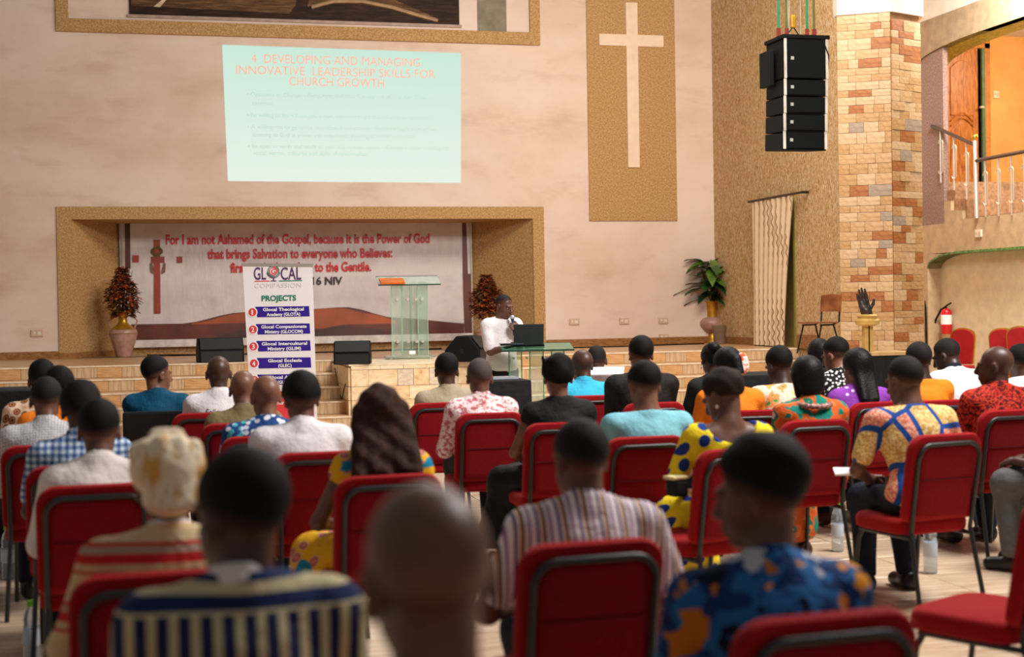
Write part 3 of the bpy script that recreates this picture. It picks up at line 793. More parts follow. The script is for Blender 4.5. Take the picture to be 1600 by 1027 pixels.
# floral vases in the niche
M_MAUVE = mat('mauve_ceramic', (176, 134, 120), .35, .5, var=.12, scale=10)
def leafcard(s, c, dirv, L, wd, droop=.25):
    """one leaf: a creased strip along dirv"""
    d = Vector(dirv).normalized(); side = d.cross(Vector((0, 0, 1)))
    side = side.normalized() if side.length > .01 else Vector((1, 0, 0))
    vs = []
    for k in range(5):
        t = k / 4; wv = wd * math.sin(math.pi * (.12 + .88 * t)) ** .8 * (1 - t * .15)
        mid = Vector(c) + d * L * t - Vector((0, 0, droop * L * t * t))
        vs += [mid - side * wv / 2, mid + Vector((0, 0, -.12 * wd)), mid + side * wv / 2]
    fs = []
    for k in range(4):
        a = k * 3; fs += [(a, a + 1, a + 4, a + 3), (a + 1, a + 2, a + 5, a + 4)]
    return s.add(vs, fs)
def autumn_vase(px, py, label, hgt=.95, flo=.95):
    p = on(px, py, 2, SZ)
    t = thing('flower_vase', label, 'vase', (p.x, p.y + .2, SZ + .002))
    h = hgt
    body = [(.13, 0), (.16, .01), (.2, .15), (.26, .33), (.30, .48), (.28, .56), (.16, .62)]
    MB().lathe([(r, z * h / .95) for r, z in body], 24).build('body', M_MAUVE, t, smooth=True)
    MB().lathe([(r, z * h / .95) for r, z in ((.285, .47), (.312, .485), (.285, .50))], 24).build('gold_band', M_GOLD, t, smooth=True)
    MB().lathe([(r, z * h / .95) for r, z in ((.27, .57), (.17, .64), (.1, .70), (.085, .80), (.13, .94), (.10, .94), (.07, .80))], 24).build('gold_neck', M_GOLD, t, smooth=True)
    for s in (-1, 1):
        MB().tube([(s * .24, 0, .60 * h / .95), (s * .30, 0, .74 * h / .95), (s * .2, 0, .86 * h / .95), (s * .1, 0, .84 * h / .95)], .018, 6).build('handle', M_MAUVE, t, smooth=True)
    st = MB()
    for k in range(26):
        a = rnd.uniform(0, 6.28); ln = rnd.uniform(.4, 1) * flo; sp = rnd.uniform(.03, .24)
        st.tube([(0, 0, .85 * h / .95), (math.cos(a) * sp * .5, math.sin(a) * sp * .5, .85 * h / .95 + ln * .5), (math.cos(a) * sp, math.sin(a) * sp, .85 * h / .95 + ln)], .006, 4)
    st.build('stems', mat('dry_stem', (70, 44, 22), .7), t)
    for nm, c, n in (('foliage', (122, 60, 26), 420), ('foliage', (84, 58, 26), 340), ('blossom', (188, 86, 36), 200)):
        f = MB()
        for k in range(n):
            z = rnd.random() ** .8; rad = (.10 + .22 * math.sin(math.pi * min(1, z * 1.0 + .12)) ** 1) * rnd.uniform(.55, 1.05) * (1 - .55 * max(0, z - .6) / .4)
            a = rnd.uniform(0, 6.28)
            c0 = (math.cos(a) * rad, math.sin(a) * rad, .82 * h / .95 + z * flo)
            leafcard(f, c0, (math.cos(a + rnd.uniform(-1, 1)), math.sin(a + rnd.uniform(-1, 1)), rnd.uniform(-.5, .9)), rnd.uniform(.09, .16), rnd.uniform(.06, .10))
        f.build(nm, mat(nm + str(c[0]), c, .6, var=.25, scale=20), t)['kind'] = 'stuff'
    return t
autumn_vase(193, 559, 'mauve and gold vase of rust autumn leaves at the niche jamb near the roll-up banner', 1.0, 1.05).scale = (.78,) * 3
autumn_vase(766, 549, 'vase of rust autumn leaves half hidden behind the standing speaker', .8, .9).scale = (.80,) * 3
# leafy plant in a gold vase
pp = on(1114, 536, 2, SZ)
pl = thing('potted_plant', 'big-leaved green plant in a tall gold and mauve vase by the stage corner', 'plant', (pp.x - .05, pp.y - .1, SZ + .002))
MB().lathe([(.16, 0), (.16, .02), (.10, .08), (.085, .24)], 24).build('gold_foot', M_GOLD, pl, smooth=True)
MB().lathe([(.08, .23), (.16, .28), (.245, .40), (.255, .50), (.2, .58), (.12, .62)], 24).build('bulb', M_MAUVE, pl, smooth=True)
MB().lathe([(.11, .61), (.105, .75), (.12, .95), (.15, .99), (.10, .97)], 24).build('gold_neck', M_GOLD, pl, smooth=True)
st = MB()
for k in range(9):
    a = k * 2.4; st.tube([(0, 0, .8), (.08 * math.cos(a), .08 * math.sin(a), 1.2), (.2 * math.cos(a), .2 * math.sin(a), 1.7)], .014, 5)
st.build('stems', mat('plant_stem', (70, 84, 36), .6), pl)
M_LEAF = [mat('leaf_green', (44, 92, 34), .4, .5, var=.3, scale=8), mat('leaf_dark', (26, 62, 28), .4, .5, var=.3, scale=8), mat('leaf_bright', (92, 128, 44), .4, .5, var=.25, scale=8)]
for k in range(95):
    a = rnd.uniform(0, 6.28); z = rnd.uniform(1.02, 1.98); rr_ = rnd.uniform(.02, .24) * (1 if z > 1.25 else .6)
    f = MB(); L = rnd.uniform(.45, .68)
    leafcard(f, (0, 0, 0), (math.cos(a), math.sin(a), rnd.uniform(-.35, .55)), L, rnd.uniform(.16, .23), rnd.uniform(.2, .5))
    f.build('leaf', rnd.choice(M_LEAF), pl, smooth=True).location = (rr_ * math.cos(a), rr_ * math.sin(a), z)
for k in range(3):
    f = MB(); leafcard(f, (0, 0, 0), (.2 * k - .2, .1, 1), .45, .09, .1); f.build('leaf', M_LEAF[0], pl).location = (.05 * k, 0, 1.85)
pl.scale = (1, 1, .79)
# curtain on its rod
cu_y0, cu_y1 = on(1176, 400, 0, SX - .12).y, on(1240, 320, 0, SX - .12).y
czt = on(1205, 311, 0, SX - .12).z; czb = SZ + .02
cur = thing('curtain', 'cream curtain with brown wavy lines hanging at the side doorway', 'curtain', (SX - .12, (cu_y0 + cu_y1) / 2, czb))
cmid = (cu_y0 + cu_y1) / 2; vs = []; fs = []; nu, nv = 80, 24
for j in range(nv + 1):
    for i in range(nu + 1):
        u, v = i / nu, j / nv
        yb = cu_y1 + .42; yend = yb + (cu_y1 - yb) * v ** 1.3
        y = cu_y0 + (yend - cu_y0) * u - cmid
        vs.append((.018 * math.sin(u * 2 * math.pi * 7.5 + .5 * math.sin(v * 3)) * (1 - .25 * v) , y, v * (czt - czb)))
for j in range(nv):
    for i in range(nu):
        q = j * (nu + 1) + i; fs.append((q, q + 1, q + nu + 2, q + nu + 1))
nC = N('curtain_print', .8, .2)
x_, y_, z_ = nC.xyz()
wv = nC.math('ADD', nC.math('MULTIPLY', y_, 5.6), nC.math('MULTIPLY', nC.math('SINE', nC.math('MULTIPLY', z_, 36)), .09))
fr = nC.math('FRACT', wv)
nC.color(nC.ramp(fr, [(0, (116, 84, 56)), (.05, (116, 84, 56)), (.12, (226, 198, 162)), (.94, (232, 206, 172)), (1, (116, 84, 56))]))
MB().add(vs, fs).build('cloth', nC.m, cur, smooth=True)
MB().tube([(0, cu_y0 - cmid + .15, czt - czb + .02), (0, cu_y1 - cmid - .35, czt - czb + .02)], .02, 8).build('rod', mat('dark_rod', (50, 40, 32), .4, metal=.5), cur)
for s in (cu_y0 - cmid + .1, cu_y1 - cmid - .3):
    MB().bb((-.01, s - .015, czt - czb + .0), (.13, s + .015, czt - czb + .04)).build('rod_bracket', mat('dark_rod', (50, 40, 32), .4, metal=.5), cur)
# small grey bin beside the curtain
bn = on(1166, 537, 2, SZ)
bt = MB().lathe([(.10, 0), (.13, .34), (.12, .34), (.09, .03)], 18).build('waste_bin', mat('brown_bin', (122, 98, 76), .6), None, smooth=True)
bt.location = (min(bn.x, SX - .22), bn.y, SZ + .002); tag(bt, 'small brown waste bin on the stage at the edge of the curtain', 'bin')
# wooden chair on the stage
wp = on(1282, 556, 2, SZ)
wc = thing('wooden_chair', 'plain wooden chair on thin black legs, alone on the stage by the stone wall', 'chair', (on(1280, 552, 2, SZ).x, on(1280, 552, 2, SZ).y, SZ + .002), R(112))
M_CW = wood_tile('chair_ply', (104, 56, 28), (136, 78, 42), (158, 98, 58), (1, 8, 1))
MB().prism([(-.2, -.2, .43), (.2, -.2, .43), (.21, .22, .44), (.12, .26, .43), (-.12, .26, .43), (-.21, .22, .44)], (0, 0, .022)).build('seat', M_CW, wc, bevel=.008)
MB().prism([(-.2, -.26, .60), (.2, -.26, .60), (.19, -.29, .84), (.0, -.30, .86), (-.19, -.29, .84)], (0, .02, 0)).build('backrest', M_CW, wc, bevel=.008)
for s in (-1, 1):
    MB().tube([(s * .17, -.275, .80), (s * .17, -.24, .45), (s * .17, -.1, .41), (s * .17, .16, .41)], .012, 6).build('frame_rail', M_BLACK, wc)
    MB().tube([(s * .17, .14, .41), (s * .19, .26, 0)], .012, 6).build('leg', M_BLACK, wc)
    MB().tube([(s * .17, -.12, .41), (s * .19, -.26, 0)], .012, 6).build('leg', M_BLACK, wc)
# black-draped stand with a carved hand on a gold post
tp = on(1375, 556, 2, SZ + .0)
hx, hy = at(1352, 556, 19.0).x, at(1352, 556, 19.0).y
def cloth_box(name, label, px, py, d, sz_, rz=0, m=None, wav=.012, z0=0.0, cat='table'):
    """table hidden under a cloth that reaches the floor: slightly rippled sides"""
    p = at(px, py, d); w_, dd, h = sz_
    t = thing(name, label, cat, (p.x, p.y, z0), rz)
    n = 64; vs = []; fs = []
    per = []
    for k in range(n):
        u = 4 * k / n; s = int(u); f = u - s
        c = [(-1, -1), (1, -1), (1, 1), (-1, 1), (-1, -1)]
        per.append((c[s][0] + (c[s + 1][0] - c[s][0]) * f, c[s][1] + (c[s + 1][1] - c[s][1]) * f))
    for j, (zz, g) in enumerate(((0.004, 1.0), (h * .5, .8), (h - .03, .15), (h - .004, 0), (h, -.25))):
        for k, (a, b) in enumerate(per):
            L = math.hypot(a, b); wv_ = wav * g * math.sin(k * 1.9 + j * .4) if g > 0 else 0
            sh = -.01 if j == 4 else 0
            vs.append((a * (w_ / 2 + sh) + a / L * (wv_ + .02 * max(g, 0)), b * (dd / 2 + sh) + b / L * (wv_ + .02 * max(g, 0)), zz))
    for j in range(4):
        for k in range(n):
            k2 = (k + 1) % n; fs.append((j * n + k, j * n + k2, (j + 1) * n + k2, (j + 1) * n + k))
    fs.append(tuple(4 * n + k for k in range(n)))
    MB().add(vs, fs).build('cloth_cover', m or M_BLACKCLOTH, t, smooth=True)
    return t
hs = cloth_box('draped_plinth', 'long black-draped plinth with a wooden top at the foot of the stone column', 1380, 600, 18.3, (.62, .6, .92), 0)
MB().box((0, 0, .94), (.66, .64, .04)).build('wooden_top', mat('pale_board', (196, 160, 108), .5), hs)
HX, HY = at(1356, 560, 18.3).x, at(1356, 560, 18.3).y
hd = thing('hand_sculpture', 'dark carved hand rising from a gold cuff on a gold post by the stone column', 'sculpture', (HX, HY, .962))
M_GP = mat('gold_post', (206, 166, 86), .45, .5, var=.1)
rbox('post', (0, 0, .175), (.12, .08, .35), M_GP, hd, .005)
rbox('post_groove', (0.0, -.042, .175), (.014, .01, .34), M_BLACK, hd, .001)
MB().lathe([(.10, .33), (.15, .35), (.16, .40), (.12, .43), (.14, .46), (.10, .48)], 18).build('gold_cuff', M_GP, hd, smooth=True)
# line array hanging from the roof
lap = at(1246, 150, 18.0)
la = thing('line_array', 'black stacked loudspeaker column hanging from straps before the stone wall', 'speaker', (lap.x, lap.y, 0), 0)
def LZ(py): return at(1246, py, 18.0).z
LW = .60
edges = [66, 128, 154, 181, 208, 236]
for k in range(5):
    z1, z0 = LZ(edges[k]), LZ(edges[k + 1]); tilt = 0 if k == 0 else R(-2 * k)
    c = MB().box((0, .02 * k, (z0 + z1) / 2), (LW, .52, z1 - z0 - .012), Matrix.Rotation(-tilt * .6, 3, 'X')).build('speaker_box', M_BLACK, la, bevel=.012)
    MB().box((0, -.262 + .014 * k, (z0 + z1) / 2), (LW - .09, .01, z1 - z0 - .03)).build('grille', mat('array_grille', (13, 16, 15), .7, .15, var=.3, scale=200), c)
    for s in (-1, 1): MB().box((s * (LW / 2 - .02), -.262 + .014 * k, (z0 + z1) / 2), (.034, .012, z1 - z0 - .004)).build('white_edge', mat('edge_white', (226, 214, 200), .5), c)
    MB().box((-.19, -.272 + .014 * k, (z0 + z1) / 2), (.04, .008, .04)).build('maker_badge', mat('badge_grey', (176, 178, 170), .4), c)
rbox('top_bracket', (0, 0, LZ(66) + .02), (LW + .04, .56, .05), M_BLACK, la, .01)
zb = (LZ(80) + LZ(135)) / 2
rbox('amplifier', (-LW / 2 - .06, .12, zb), (.07, .3, LZ(80) - LZ(135)), M_BLACK, la, .01)
M_STRAP = mat('strap_green', (52, 150, 104), .6); M_STRAP2 = mat('strap_olive', (112, 116, 52), .6)
top = LZ(66) + .04
for px, m, x1 in ((1210, M_STRAP, .03), (1224, M_STRAP2, -.05), (1258, M_STRAP, .02), (1270, M_STRAP2, -.03)):
    x = (px - 1246) / FPX * 18.0
    MB().prism([(x - .016, -.1, top), (x + .016, -.1, top), (x + x1 + .016, -.1, 9.0), (x + x1 - .016, -.1, 9.0)], (0, .006, 0)).build('strap', m, la)
    MB().box((x, -.1, top + .05), (.045, .03, .12)).build('strap_end', mat('strap_red', (150, 54, 34), .6), la)
for px, r_ in ((1232, .014), (1234.5, .01), (1253, .008)):
    x = (px - 1246) / FPX * 18.0
    MB().tube([(x, .02, top), (x + .02, .02, 9.0)], r_, 6).build('hoist_chain', mat('chain_steel', (120, 110, 96), .4, metal=.8), la)
hk = (1240 - 1246) / FPX * 18.0
rbox('hoist_hook', (hk, 0, LZ(34)), (.06, .05, .16), mat('hook_yellow', (220, 160, 20), .4), la, .015)
MB().tube([(hk - .12, 0, top), (hk, 0, LZ(42)), (hk + .12, 0, top)], .01, 6).build('sling', M_BLACK, la)
MB().tube([(.2, -.27, top), (.3, -.28, top - .25), (.315, -.2, top - .5), (.26, 0, top - .5)], .008, 6).build('cable', M_BLACK, la, smooth=True)
# fire extinguisher on the aisle wall
EX = GX + .28
ep = on(1487, 500, 0, EX)
ex = thing('fire_extinguisher', 'red fire extinguisher with black hose on the pale aisle wall', 'extinguisher', (EX - .11, ep.y, 1.65 - .69))
k_ = 26.0 / FPX
ez0 = on(1487, 522, 0, EX).z; ez1 = on(1487, 482, 0, EX).z; ex.location.z = ez0
eh = ez1 - ez0
MB().lathe([(.085, 0), (.1, .02), (.1, eh * .85), (.07, eh * .95), (.035, eh)], 20).build('cylinder', mat('extinguisher_red', (206, 22, 28), .3, .5, var=0), ex, smooth=True)
MB().lathe([(.1015, eh * .38), (.1015, eh * .75)], 20).build('paper_label', M_PRW, ex)
MB().tube([(0, 0, eh), (0, 0, eh + .05), (.0, -.16, eh + .1)], .018, 6).build('valve_lever', M_BLACK, ex)
MB().tube([(0, .03, eh + .03), (0, .18, eh - .02), (-.02, .34, eh * .55), (-.02, .46, eh * .05)], .02, 7).build('hose', M_BLACK, ex, smooth=True)
MB().box((.1, 0, eh * .6), (.04, .08, .1)).build('wall_bracket', M_STEEL, ex)
cable([(EX - .02, on(1447, 420, 0, EX).y, on(1447, 421, 0, EX).z), (EX - .02 - .27, on(1447, 470, 0, GX).y, on(1447, 470, 0, GX).z), (GX - .02, on(1449, 540, 0, GX).y, on(1449, 540, 0, GX).z)], 'black cable running down the pale wall corner beside the stone column', .02)
# gilt banquet chairs along the aisle wall
def banquet(px, py, d, rz, label):
    p = at(px, py, d)
    t = thing('banquet_chair', label, 'chair', (p.x, p.y, 0), rz, 'gilt banquet chairs along the aisle wall')
    hgt = p.z; wd = .4
    out = []
    for k in range(17):
        a = math.pi * k / 16; out.append((wd / 2 * math.cos(a) * (1 if abs(math.cos(a)) < .95 else 1), hgt - .16 + .16 * math.sin(a) ** .7))
    poly = [(wd / 2 * .8, .52)] + out + [(-wd / 2 * .8, .52)]
    MB().prism([(x, -.2, z) for x, z in poly], (0, .05, 0)).build('backrest', mat('red_velvet', (168, 14, 26), .7, var=.1), t, bevel=.012)
    MB().tube([(x * 1.04, -.19, z + .005) for x, z in poly], .021, 6).build('gilt_frame', M_BRASS, t)
    rbox('seat', (0, .02, .47), (.42, .42, .08), mat('red_velvet', (168, 14, 26), .7, var=.1), t, .03)
    for sx in (-1, 1):
        for sy in (-1, 1): MB().tube([(sx * .18, .02 + sy * .18, .44), (sx * .2, .02 + sy * .21, 0)], .013, 6).build('leg', M_BRASS, t)
    return t
banquet(1497, 515, 23.6, R(125), 'red gilt-framed banquet chair just below the fire extinguisher')
banquet(1560, 515, 22.4, R(128), 'red gilt-framed banquet chair, shorter of the pair farther along from the extinguisher')
banquet(1588, 512, 21.9, R(128), 'red gilt-framed banquet chair at the end of the aisle wall, taller of the pair')
# staircase railing of the gallery
RXg = GX - .03
def GR(px, py): p = on(px, py, 0, RXg); return Vector((RXg, p.y, p.z))
M_HAND = mat('dark_handrail', (74, 52, 38), .4)
rail = thing('gallery_railing', 'steel railing of oval loops with a dark handrail on the gallery stair', 'railing', (RXg, GR(1525, 340).y, z_led))
def L(v): return v - rail.location
MB().tube([L(GR(1456, 197)), L(GR(1462, 199)), L(GR(1522, 226))], .035, 8).build('handrail', M_HAND, rail)
MB().tube([L(GR(1526, 251)), L(GR(1600, 237)), L(GR(1650, 228))], .035, 8).build('handrail', M_HAND, rail)
MB().tube([L(GR(1526, 341)), L(GR(1523, 220))], .035, 10).build('newel_post', M_STEEL, rail)
g0 = L(GR(1523, 214))
MB().lathe([(.0, -.06), (.045, -.04), (.06, 0), (.045, .04), (.0, .06)], 14, g0).build('brass_ball', M_BRASS, rail, smooth=True)
bal = [(1469, 205, 218, 272, 286), (1490, 214, 226, 280, 297), (1509.5, 222, 238, 291, 312)] + [(1539 + 20.3 * k, 249 - 4 * k, 268 - 3.6 * k, 321 - 1.7 * k, 339 - 1.2 * k) for k in range(5)]
for px, ya, yb, yc, yd in bal:
    MB().tube([L(GR(px, ya)), L(GR(px + 1, yd))], .016, 6).build('baluster', M_STEEL, rail)
    cL = GR(px + .5, (yb + yc) / 2); hh_ = (GR(px, yb).z - GR(px, yc).z) / 2; wd_ = .068
    pts = []
    for k in range(25):
        a = 2 * math.pi * k / 24; ss = hh_ - wd_
        pts.append(L(Vector((RXg, cL.y + wd_ * math.cos(a), cL.z + wd_ * math.sin(a) + (ss if math.sin(a) >= 0 else -ss)))))
    MB().tube(pts, .011, 5, cap=False).build('oval_loop', M_STEEL, rail)
# ------------------------------------------------------------------ smooth solid modelling (signed distances + surface nets)
def E(c, r, M=None, k=.03, op='u'):
    return ('e', np.array(c, float), np.array(r, float), None if M is None else np.array(M, float), k, op)
def K(p0, p1, r0, r1=None, k=.03, op='u'):
    return ('c', np.array(p0, float), np.array(p1, float), float(r0), float(r0 if r1 is None else r1), k, op)
def solid(prims, h, clips=(), wob=0.0, wf=(9., 7., 11.), ph=0.0):
    """prims -> (verts, quads). clips: (point, normal) keeps the side the normal points away from"""
    bbs = []
    for p in prims:
        if p[0] == 'e':
            r = p[2].max() if p[3] is not None else p[2]
            bbs.append((p[1] - r, p[1] + r, p[-1]))
        else:
            m = max(p[3], p[4]); bbs.append((np.minimum(p[1], p[2]) - m, np.maximum(p[1], p[2]) + m, p[-1]))
    lo = np.min([b[0] for b in bbs if b[2] == 'u'], 0) - h * 3 - .015
    hi = np.max([b[1] for b in bbs if b[2] == 'u'], 0) + h * 3 + .015
    n = np.ceil((hi - lo) / h).astype(int) + 1
    F = np.full(n, .2, np.float32)
    ax = [(lo[i] + h * np.arange(n[i])).astype(np.float32) for i in range(3)]
    for p, b in zip(prims, bbs):
        mg = .05 + p[-2]
        i0 = np.clip(np.floor((b[0] - mg - lo) / h).astype(int), 0, n); i1 = np.clip(np.ceil((b[1] + mg - lo) / h).astype(int) + 1, 0, n)
        if (i1 <= i0).any(): continue
        sl_ = tuple(slice(a, c) for a, c in zip(i0, i1))
        X = ax[0][sl_[0]][:, None, None]; Y = ax[1][sl_[1]][None, :, None]; Z = ax[2][sl_[2]][None, None, :]
        if p[0] == 'e':
            c, r, M = p[1], p[2], p[3]
            x, y, z = X - c[0], Y - c[1], Z - c[2]
            if M is not None:
                x, y, z = (x * M[0][i] + y * M[1][i] + z * M[2][i] for i in range(3))
            k0 = np.sqrt((x / r[0]) ** 2 + (y / r[1]) ** 2 + (z / r[2]) ** 2)
            k1 = np.sqrt((x / r[0] ** 2) ** 2 + (y / r[1] ** 2) ** 2 + (z / r[2] ** 2) ** 2) + 1e-6
            d = k0 * (k0 - 1) / k1
            d = np.where(k0 < .15, -min(r) * .9, d)
        else:
            a, bb, r0, r1 = p[1], p[2], p[3], p[4]; v = bb - a; L2 = float(v @ v) + 1e-9
            x, y, z = X - a[0], Y - a[1], Z - a[2]
            t = np.clip((x * v[0] + y * v[1] + z * v[2]) / L2, 0, 1)
            d = np.sqrt((x - t * v[0]) ** 2 + (y - t * v[1]) ** 2 + (z - t * v[2]) ** 2) - (r0 + (r1 - r0) * t)
        f = F[sl_]; k = p[-2]
        if p[-1] == 'u':
            hh = np.maximum(k - np.abs(f - d), 0) / k
            F[sl_] = np.minimum(f, d) - hh * hh * k * .25
        else:
            d = -d; hh = np.maximum(k - np.abs(f - d), 0) / k
            F[sl_] = np.maximum(f, d) + hh * hh * k * .25
    if wob:
        X, Y, Z = ax[0][:, None, None], ax[1][None, :, None], ax[2][None, None, :]
        F += (wob * np.sin(wf[0] * X + 3 * Z + ph + 1.5 * np.sin(5 * Y)) * np.sin(wf[2] * Z - 5 * X + ph * 2 + 1.3 * np.sin(6 * Y))).astype(np.float32)
    for (q, nn) in clips:
        X, Y, Z = ax[0][:, None, None], ax[1][None, :, None], ax[2][None, None, :]
        F = np.maximum(F, ((X - q[0]) * nn[0] + (Y - q[1]) * nn[1] + (Z - q[2]) * nn[2]).astype(np.float32))
    S = F < 0
    A = [slice(None, -1), slice(1, None)]
    cnt = np.zeros(tuple(n - 1), np.int8)
    for i in (0, 1):
        for j in (0, 1):
            for k in (0, 1): cnt += S[A[i], A[j], A[k]]
    act = (cnt > 0) & (cnt < 8)
    ci = np.argwhere(act); idx = np.full(act.shape, -1, np.int32); idx[act] = np.arange(len(ci))
    acc = np.zeros((len(ci), 3)); num = np.zeros(len(ci))
    cv = {}
    for i in (0, 1):
        for j in (0, 1):
            for k in (0, 1): cv[(i, j, k)] = F[ci[:, 0] + i, ci[:, 1] + j, ci[:, 2] + k]
    for a in cv:
        for d in range(3):
            if a[d] == 0:
                b = tuple(1 if q == d else a[q] for q in range(3))
                fa, fb = cv[a], cv[b]; m = (fa < 0) != (fb < 0)
                t = np.where(m, fa / np.where(m, fa - fb, 1), 0)
                pos = np.repeat(np.array(a, float)[None], len(ci), 0); pos[:, d] += t
                acc += pos * m[:, None]; num += m
    V = lo + h * (ci + acc / num[:, None])
    Q = []
    for d in range(3):
        o1, o2 = (d + 1) % 3, (d + 2) % 3
        s0 = [slice(None)] * 3; s1 = [slice(None)] * 3; s0[d] = slice(None, -1); s1[d] = slice(1, None)
        a, b = S[tuple(s0)], S[tuple(s1)]
        e = np.argwhere(a != b)
        e = e[(e[:, o1] > 0) & (e[:, o2] > 0) & (e[:, o1] < n[o1] - 1) & (e[:, o2] < n[o2] - 1)]
        ins = a[e[:, 0], e[:, 1], e[:, 2]]
        def cell(p1, p2):
            q = e.copy(); q[:, o1] -= p1; q[:, o2] -= p2
            return idx[q[:, 0], q[:, 1], q[:, 2]]
        q = np.stack([cell(1, 1), cell(0, 1), cell(0, 0), cell(1, 0)], 1)
        q[~ins] = q[~ins][:, ::-1]
        Q.append(q)
    return V, np.concatenate(Q)
def mesh_of(name, V, Q, m, parent):
    me = bpy.data.meshes.new(name)
    me.vertices.add(len(V)); me.vertices.foreach_set('co', V.astype(np.float32).ravel())
    me.loops.add(len(Q) * 4); me.loops.foreach_set('vertex_index', Q.astype(np.int32).ravel())
    me.polygons.add(len(Q)); me.polygons.foreach_set('loop_start', np.arange(0, len(Q) * 4, 4, dtype=np.int32))
    me.polygons.foreach_set('use_smooth', np.ones(len(Q), bool))
    me.update(calc_edges=True)
    me.materials.append(m)
    return link(name, me, parent)
def V3(*a): return np.array(a, float)
def nz(v): return v / (np.linalg.norm(v) + 1e-9)
def hand(w, d, across, nrm, side, curl=.5, s=1.0, k=.006):
    """palm, four unequal fingers and a thumb; d: wrist to knuckles, across: towards the thumb, nrm: towards the palm side"""
    d, across = nz(d), nz(across); nrm = nz(nrm); P = []
    M = np.stack([across, d, nrm], 1)
    P.append(E(w + d * .045 * s, V3(.040, .052, .017) * s, M, k=.012))
    P.append(K(w - d * .02 * s, w + d * .03 * s, .024 * s, .026 * s, k=.02))
    for q, (a, l) in enumerate(((.030, .90), (.010, 1.0), (-.010, .94), (-.029, .74))):
        b = w + d * (.088 - (.004 if q in (0, 3) else 0)) * s + across * a * s
        t1 = nz(d * math.cos(curl * .7) + nrm * math.sin(curl * .7) + across * a * 2); e1 = b + t1 * .040 * l * s
        t2 = nz(d * math.cos(curl * 1.8) + nrm * math.sin(curl * 1.8)); e2 = e1 + t2 * .042 * l * s
        P += [K(b - d * .02 * s, e1, .0098 * s, .0088 * s, k=k), K(e1, e2, .0088 * s, .0070 * s, k=k)]
    b = w + d * .022 * s + across * .030 * s; t = nz(d * .65 + across * .75 + nrm * .25)
    e1 = b + t * .038 * s; e2 = e1 + nz(d * .9 + across * .3 + nrm * .35) * .032 * s
    P += [K(b, e1, .0135 * s, .0105 * s, k=.010), K(e1, e2, .0105 * s, .0080 * s, k=k)]
    return P
def ik(a, b, l1, l2, pole):
    v = b - a; L = np.linalg.norm(v)
    if L > (l1 + l2) * .995: b = a + v / L * (l1 + l2) * .995; v = b - a; L = np.linalg.norm(v)
    u = v / L; x = (l1 * l1 - l2 * l2 + L * L) / (2 * L); hgt = math.sqrt(max(l1 * l1 - x * x, 1e-6))
    p = pole - u * (pole @ u)
    return a + u * x + nz(p) * hgt, b

# ------------------------------------------------------------------ cloth and skin materials
def skin(nm, c, rough=.42):
    n = N(nm, rough, .45)
    lo = tuple(x * .86 for x in c); hi = tuple(min(255, x * 1.1) for x in c)
    n.color(n.ramp(n.noise(14), [(.3, lo), (.7, hi)]))
    n.b.inputs['Subsurface Weight'].default_value = .0
    return n.m
SK = [skin('skin_deep', (78, 50, 38)), skin('skin_brown', (104, 68, 52)), skin('skin_warm', (126, 84, 64)), skin('skin_dark', (62, 42, 34))]
def hairm(nm, c, s=160, b=.6):
    n = N(nm, .75, .2); n.color(n.ramp(n.noise(s, detail=2), [(.3, tuple(x * .6 for x in c)), (.7, c)])); n.bump(n.noise(s, detail=3), b, .006); return n.m
H_BLACK = hairm('black_hair', (12, 10, 10)); H_CROP = hairm('cropped_hair', (38, 30, 28), 220, .3); H_GREY = hairm('greying_hair', (74, 64, 60), 220, .3); H_CURL = hairm('brown_curls', (66, 38, 28), 38, 1.0)
H_SLEEK = mat('sleek_black_hair', (13, 11, 11), .5, .22, bump=.4, bscale=80)
def fab(nm, c, rough=.8, var=.07): return mat(nm, c, rough, .2, var=var, scale=5, bump=.55, bscale=8, bdist=.045)
def clothmat(nm, fn, rough=.8):
    n = N(nm, rough, .2); n.color(fn(n)); n.bump(n.noise(9, detail=4, rough=.6), .5, .045); return n.m
def vor(n, scale, feat='F1', rand=1.0, co=None):
    return n.node('ShaderNodeTexVoronoi', {'Vector': co or n.co((1, 1, 1), (R(-62), 0, 0)), 'Scale': scale, 'Randomness': rand}, feature=feat, voronoi_dimensions='2D').outputs
def f_stripes(axis, period, stops, wob=0):
    def f(n):
        v = n.xyz()[axis]
        if wob: v = n.math('ADD', v, n.math('MULTIPLY', n.xyz()[0], wob))
        return n.ramp(n.math('FRACT', n.math('ADD', n.math('MULTIPLY', v, 1 / period), 20.0)), stops, True)
    return f
def f_dots(scale, thr, base, dot, rand=.5):
    def f(n): return n.ramp(vor(n, scale, rand=rand)['Distance'], [(0, dot), (thr, base)], True)
    return f
def f_blotch(scale, stops, det=3):
    def f(n): return n.ramp(n.noise(scale, detail=det), stops, True)
    return f
def f_cells(scale, cols, edge=None, thr=.05):
    def f(n):
        k = len(cols)
        c = n.ramp(n.xyz(vor(n, scale)['Color'])[0], [(i / k, q) for i, q in enumerate(cols)], True)
        if edge is None: return c
        return n.mix(n.math('LESS_THAN', vor(n, scale, 'DISTANCE_TO_EDGE')['Distance'], thr), c, edge)
    return f
def f_rings(scale, stops, rand=.8):
    def f(n): return n.ramp(vor(n, scale, rand=rand)['Distance'], stops, True)
    return f
def f_check(period, a, b, c):
    def f(n):
        o = n.xyz(); t = []
        for q in (0, 2):
            t.append(n.math('GREATER_THAN', n.math('SINE', n.math('MULTIPLY', o[q], 2 * math.pi / period)), 0.0))
        return n.ramp(n.math('MULTIPLY', n.math('ADD', t[0], t[1]), .5), [(0, a), (.4, b), (.9, c)], True)
    return f
WHITE = fab('white_cotton', (236, 230, 232), var=.03)
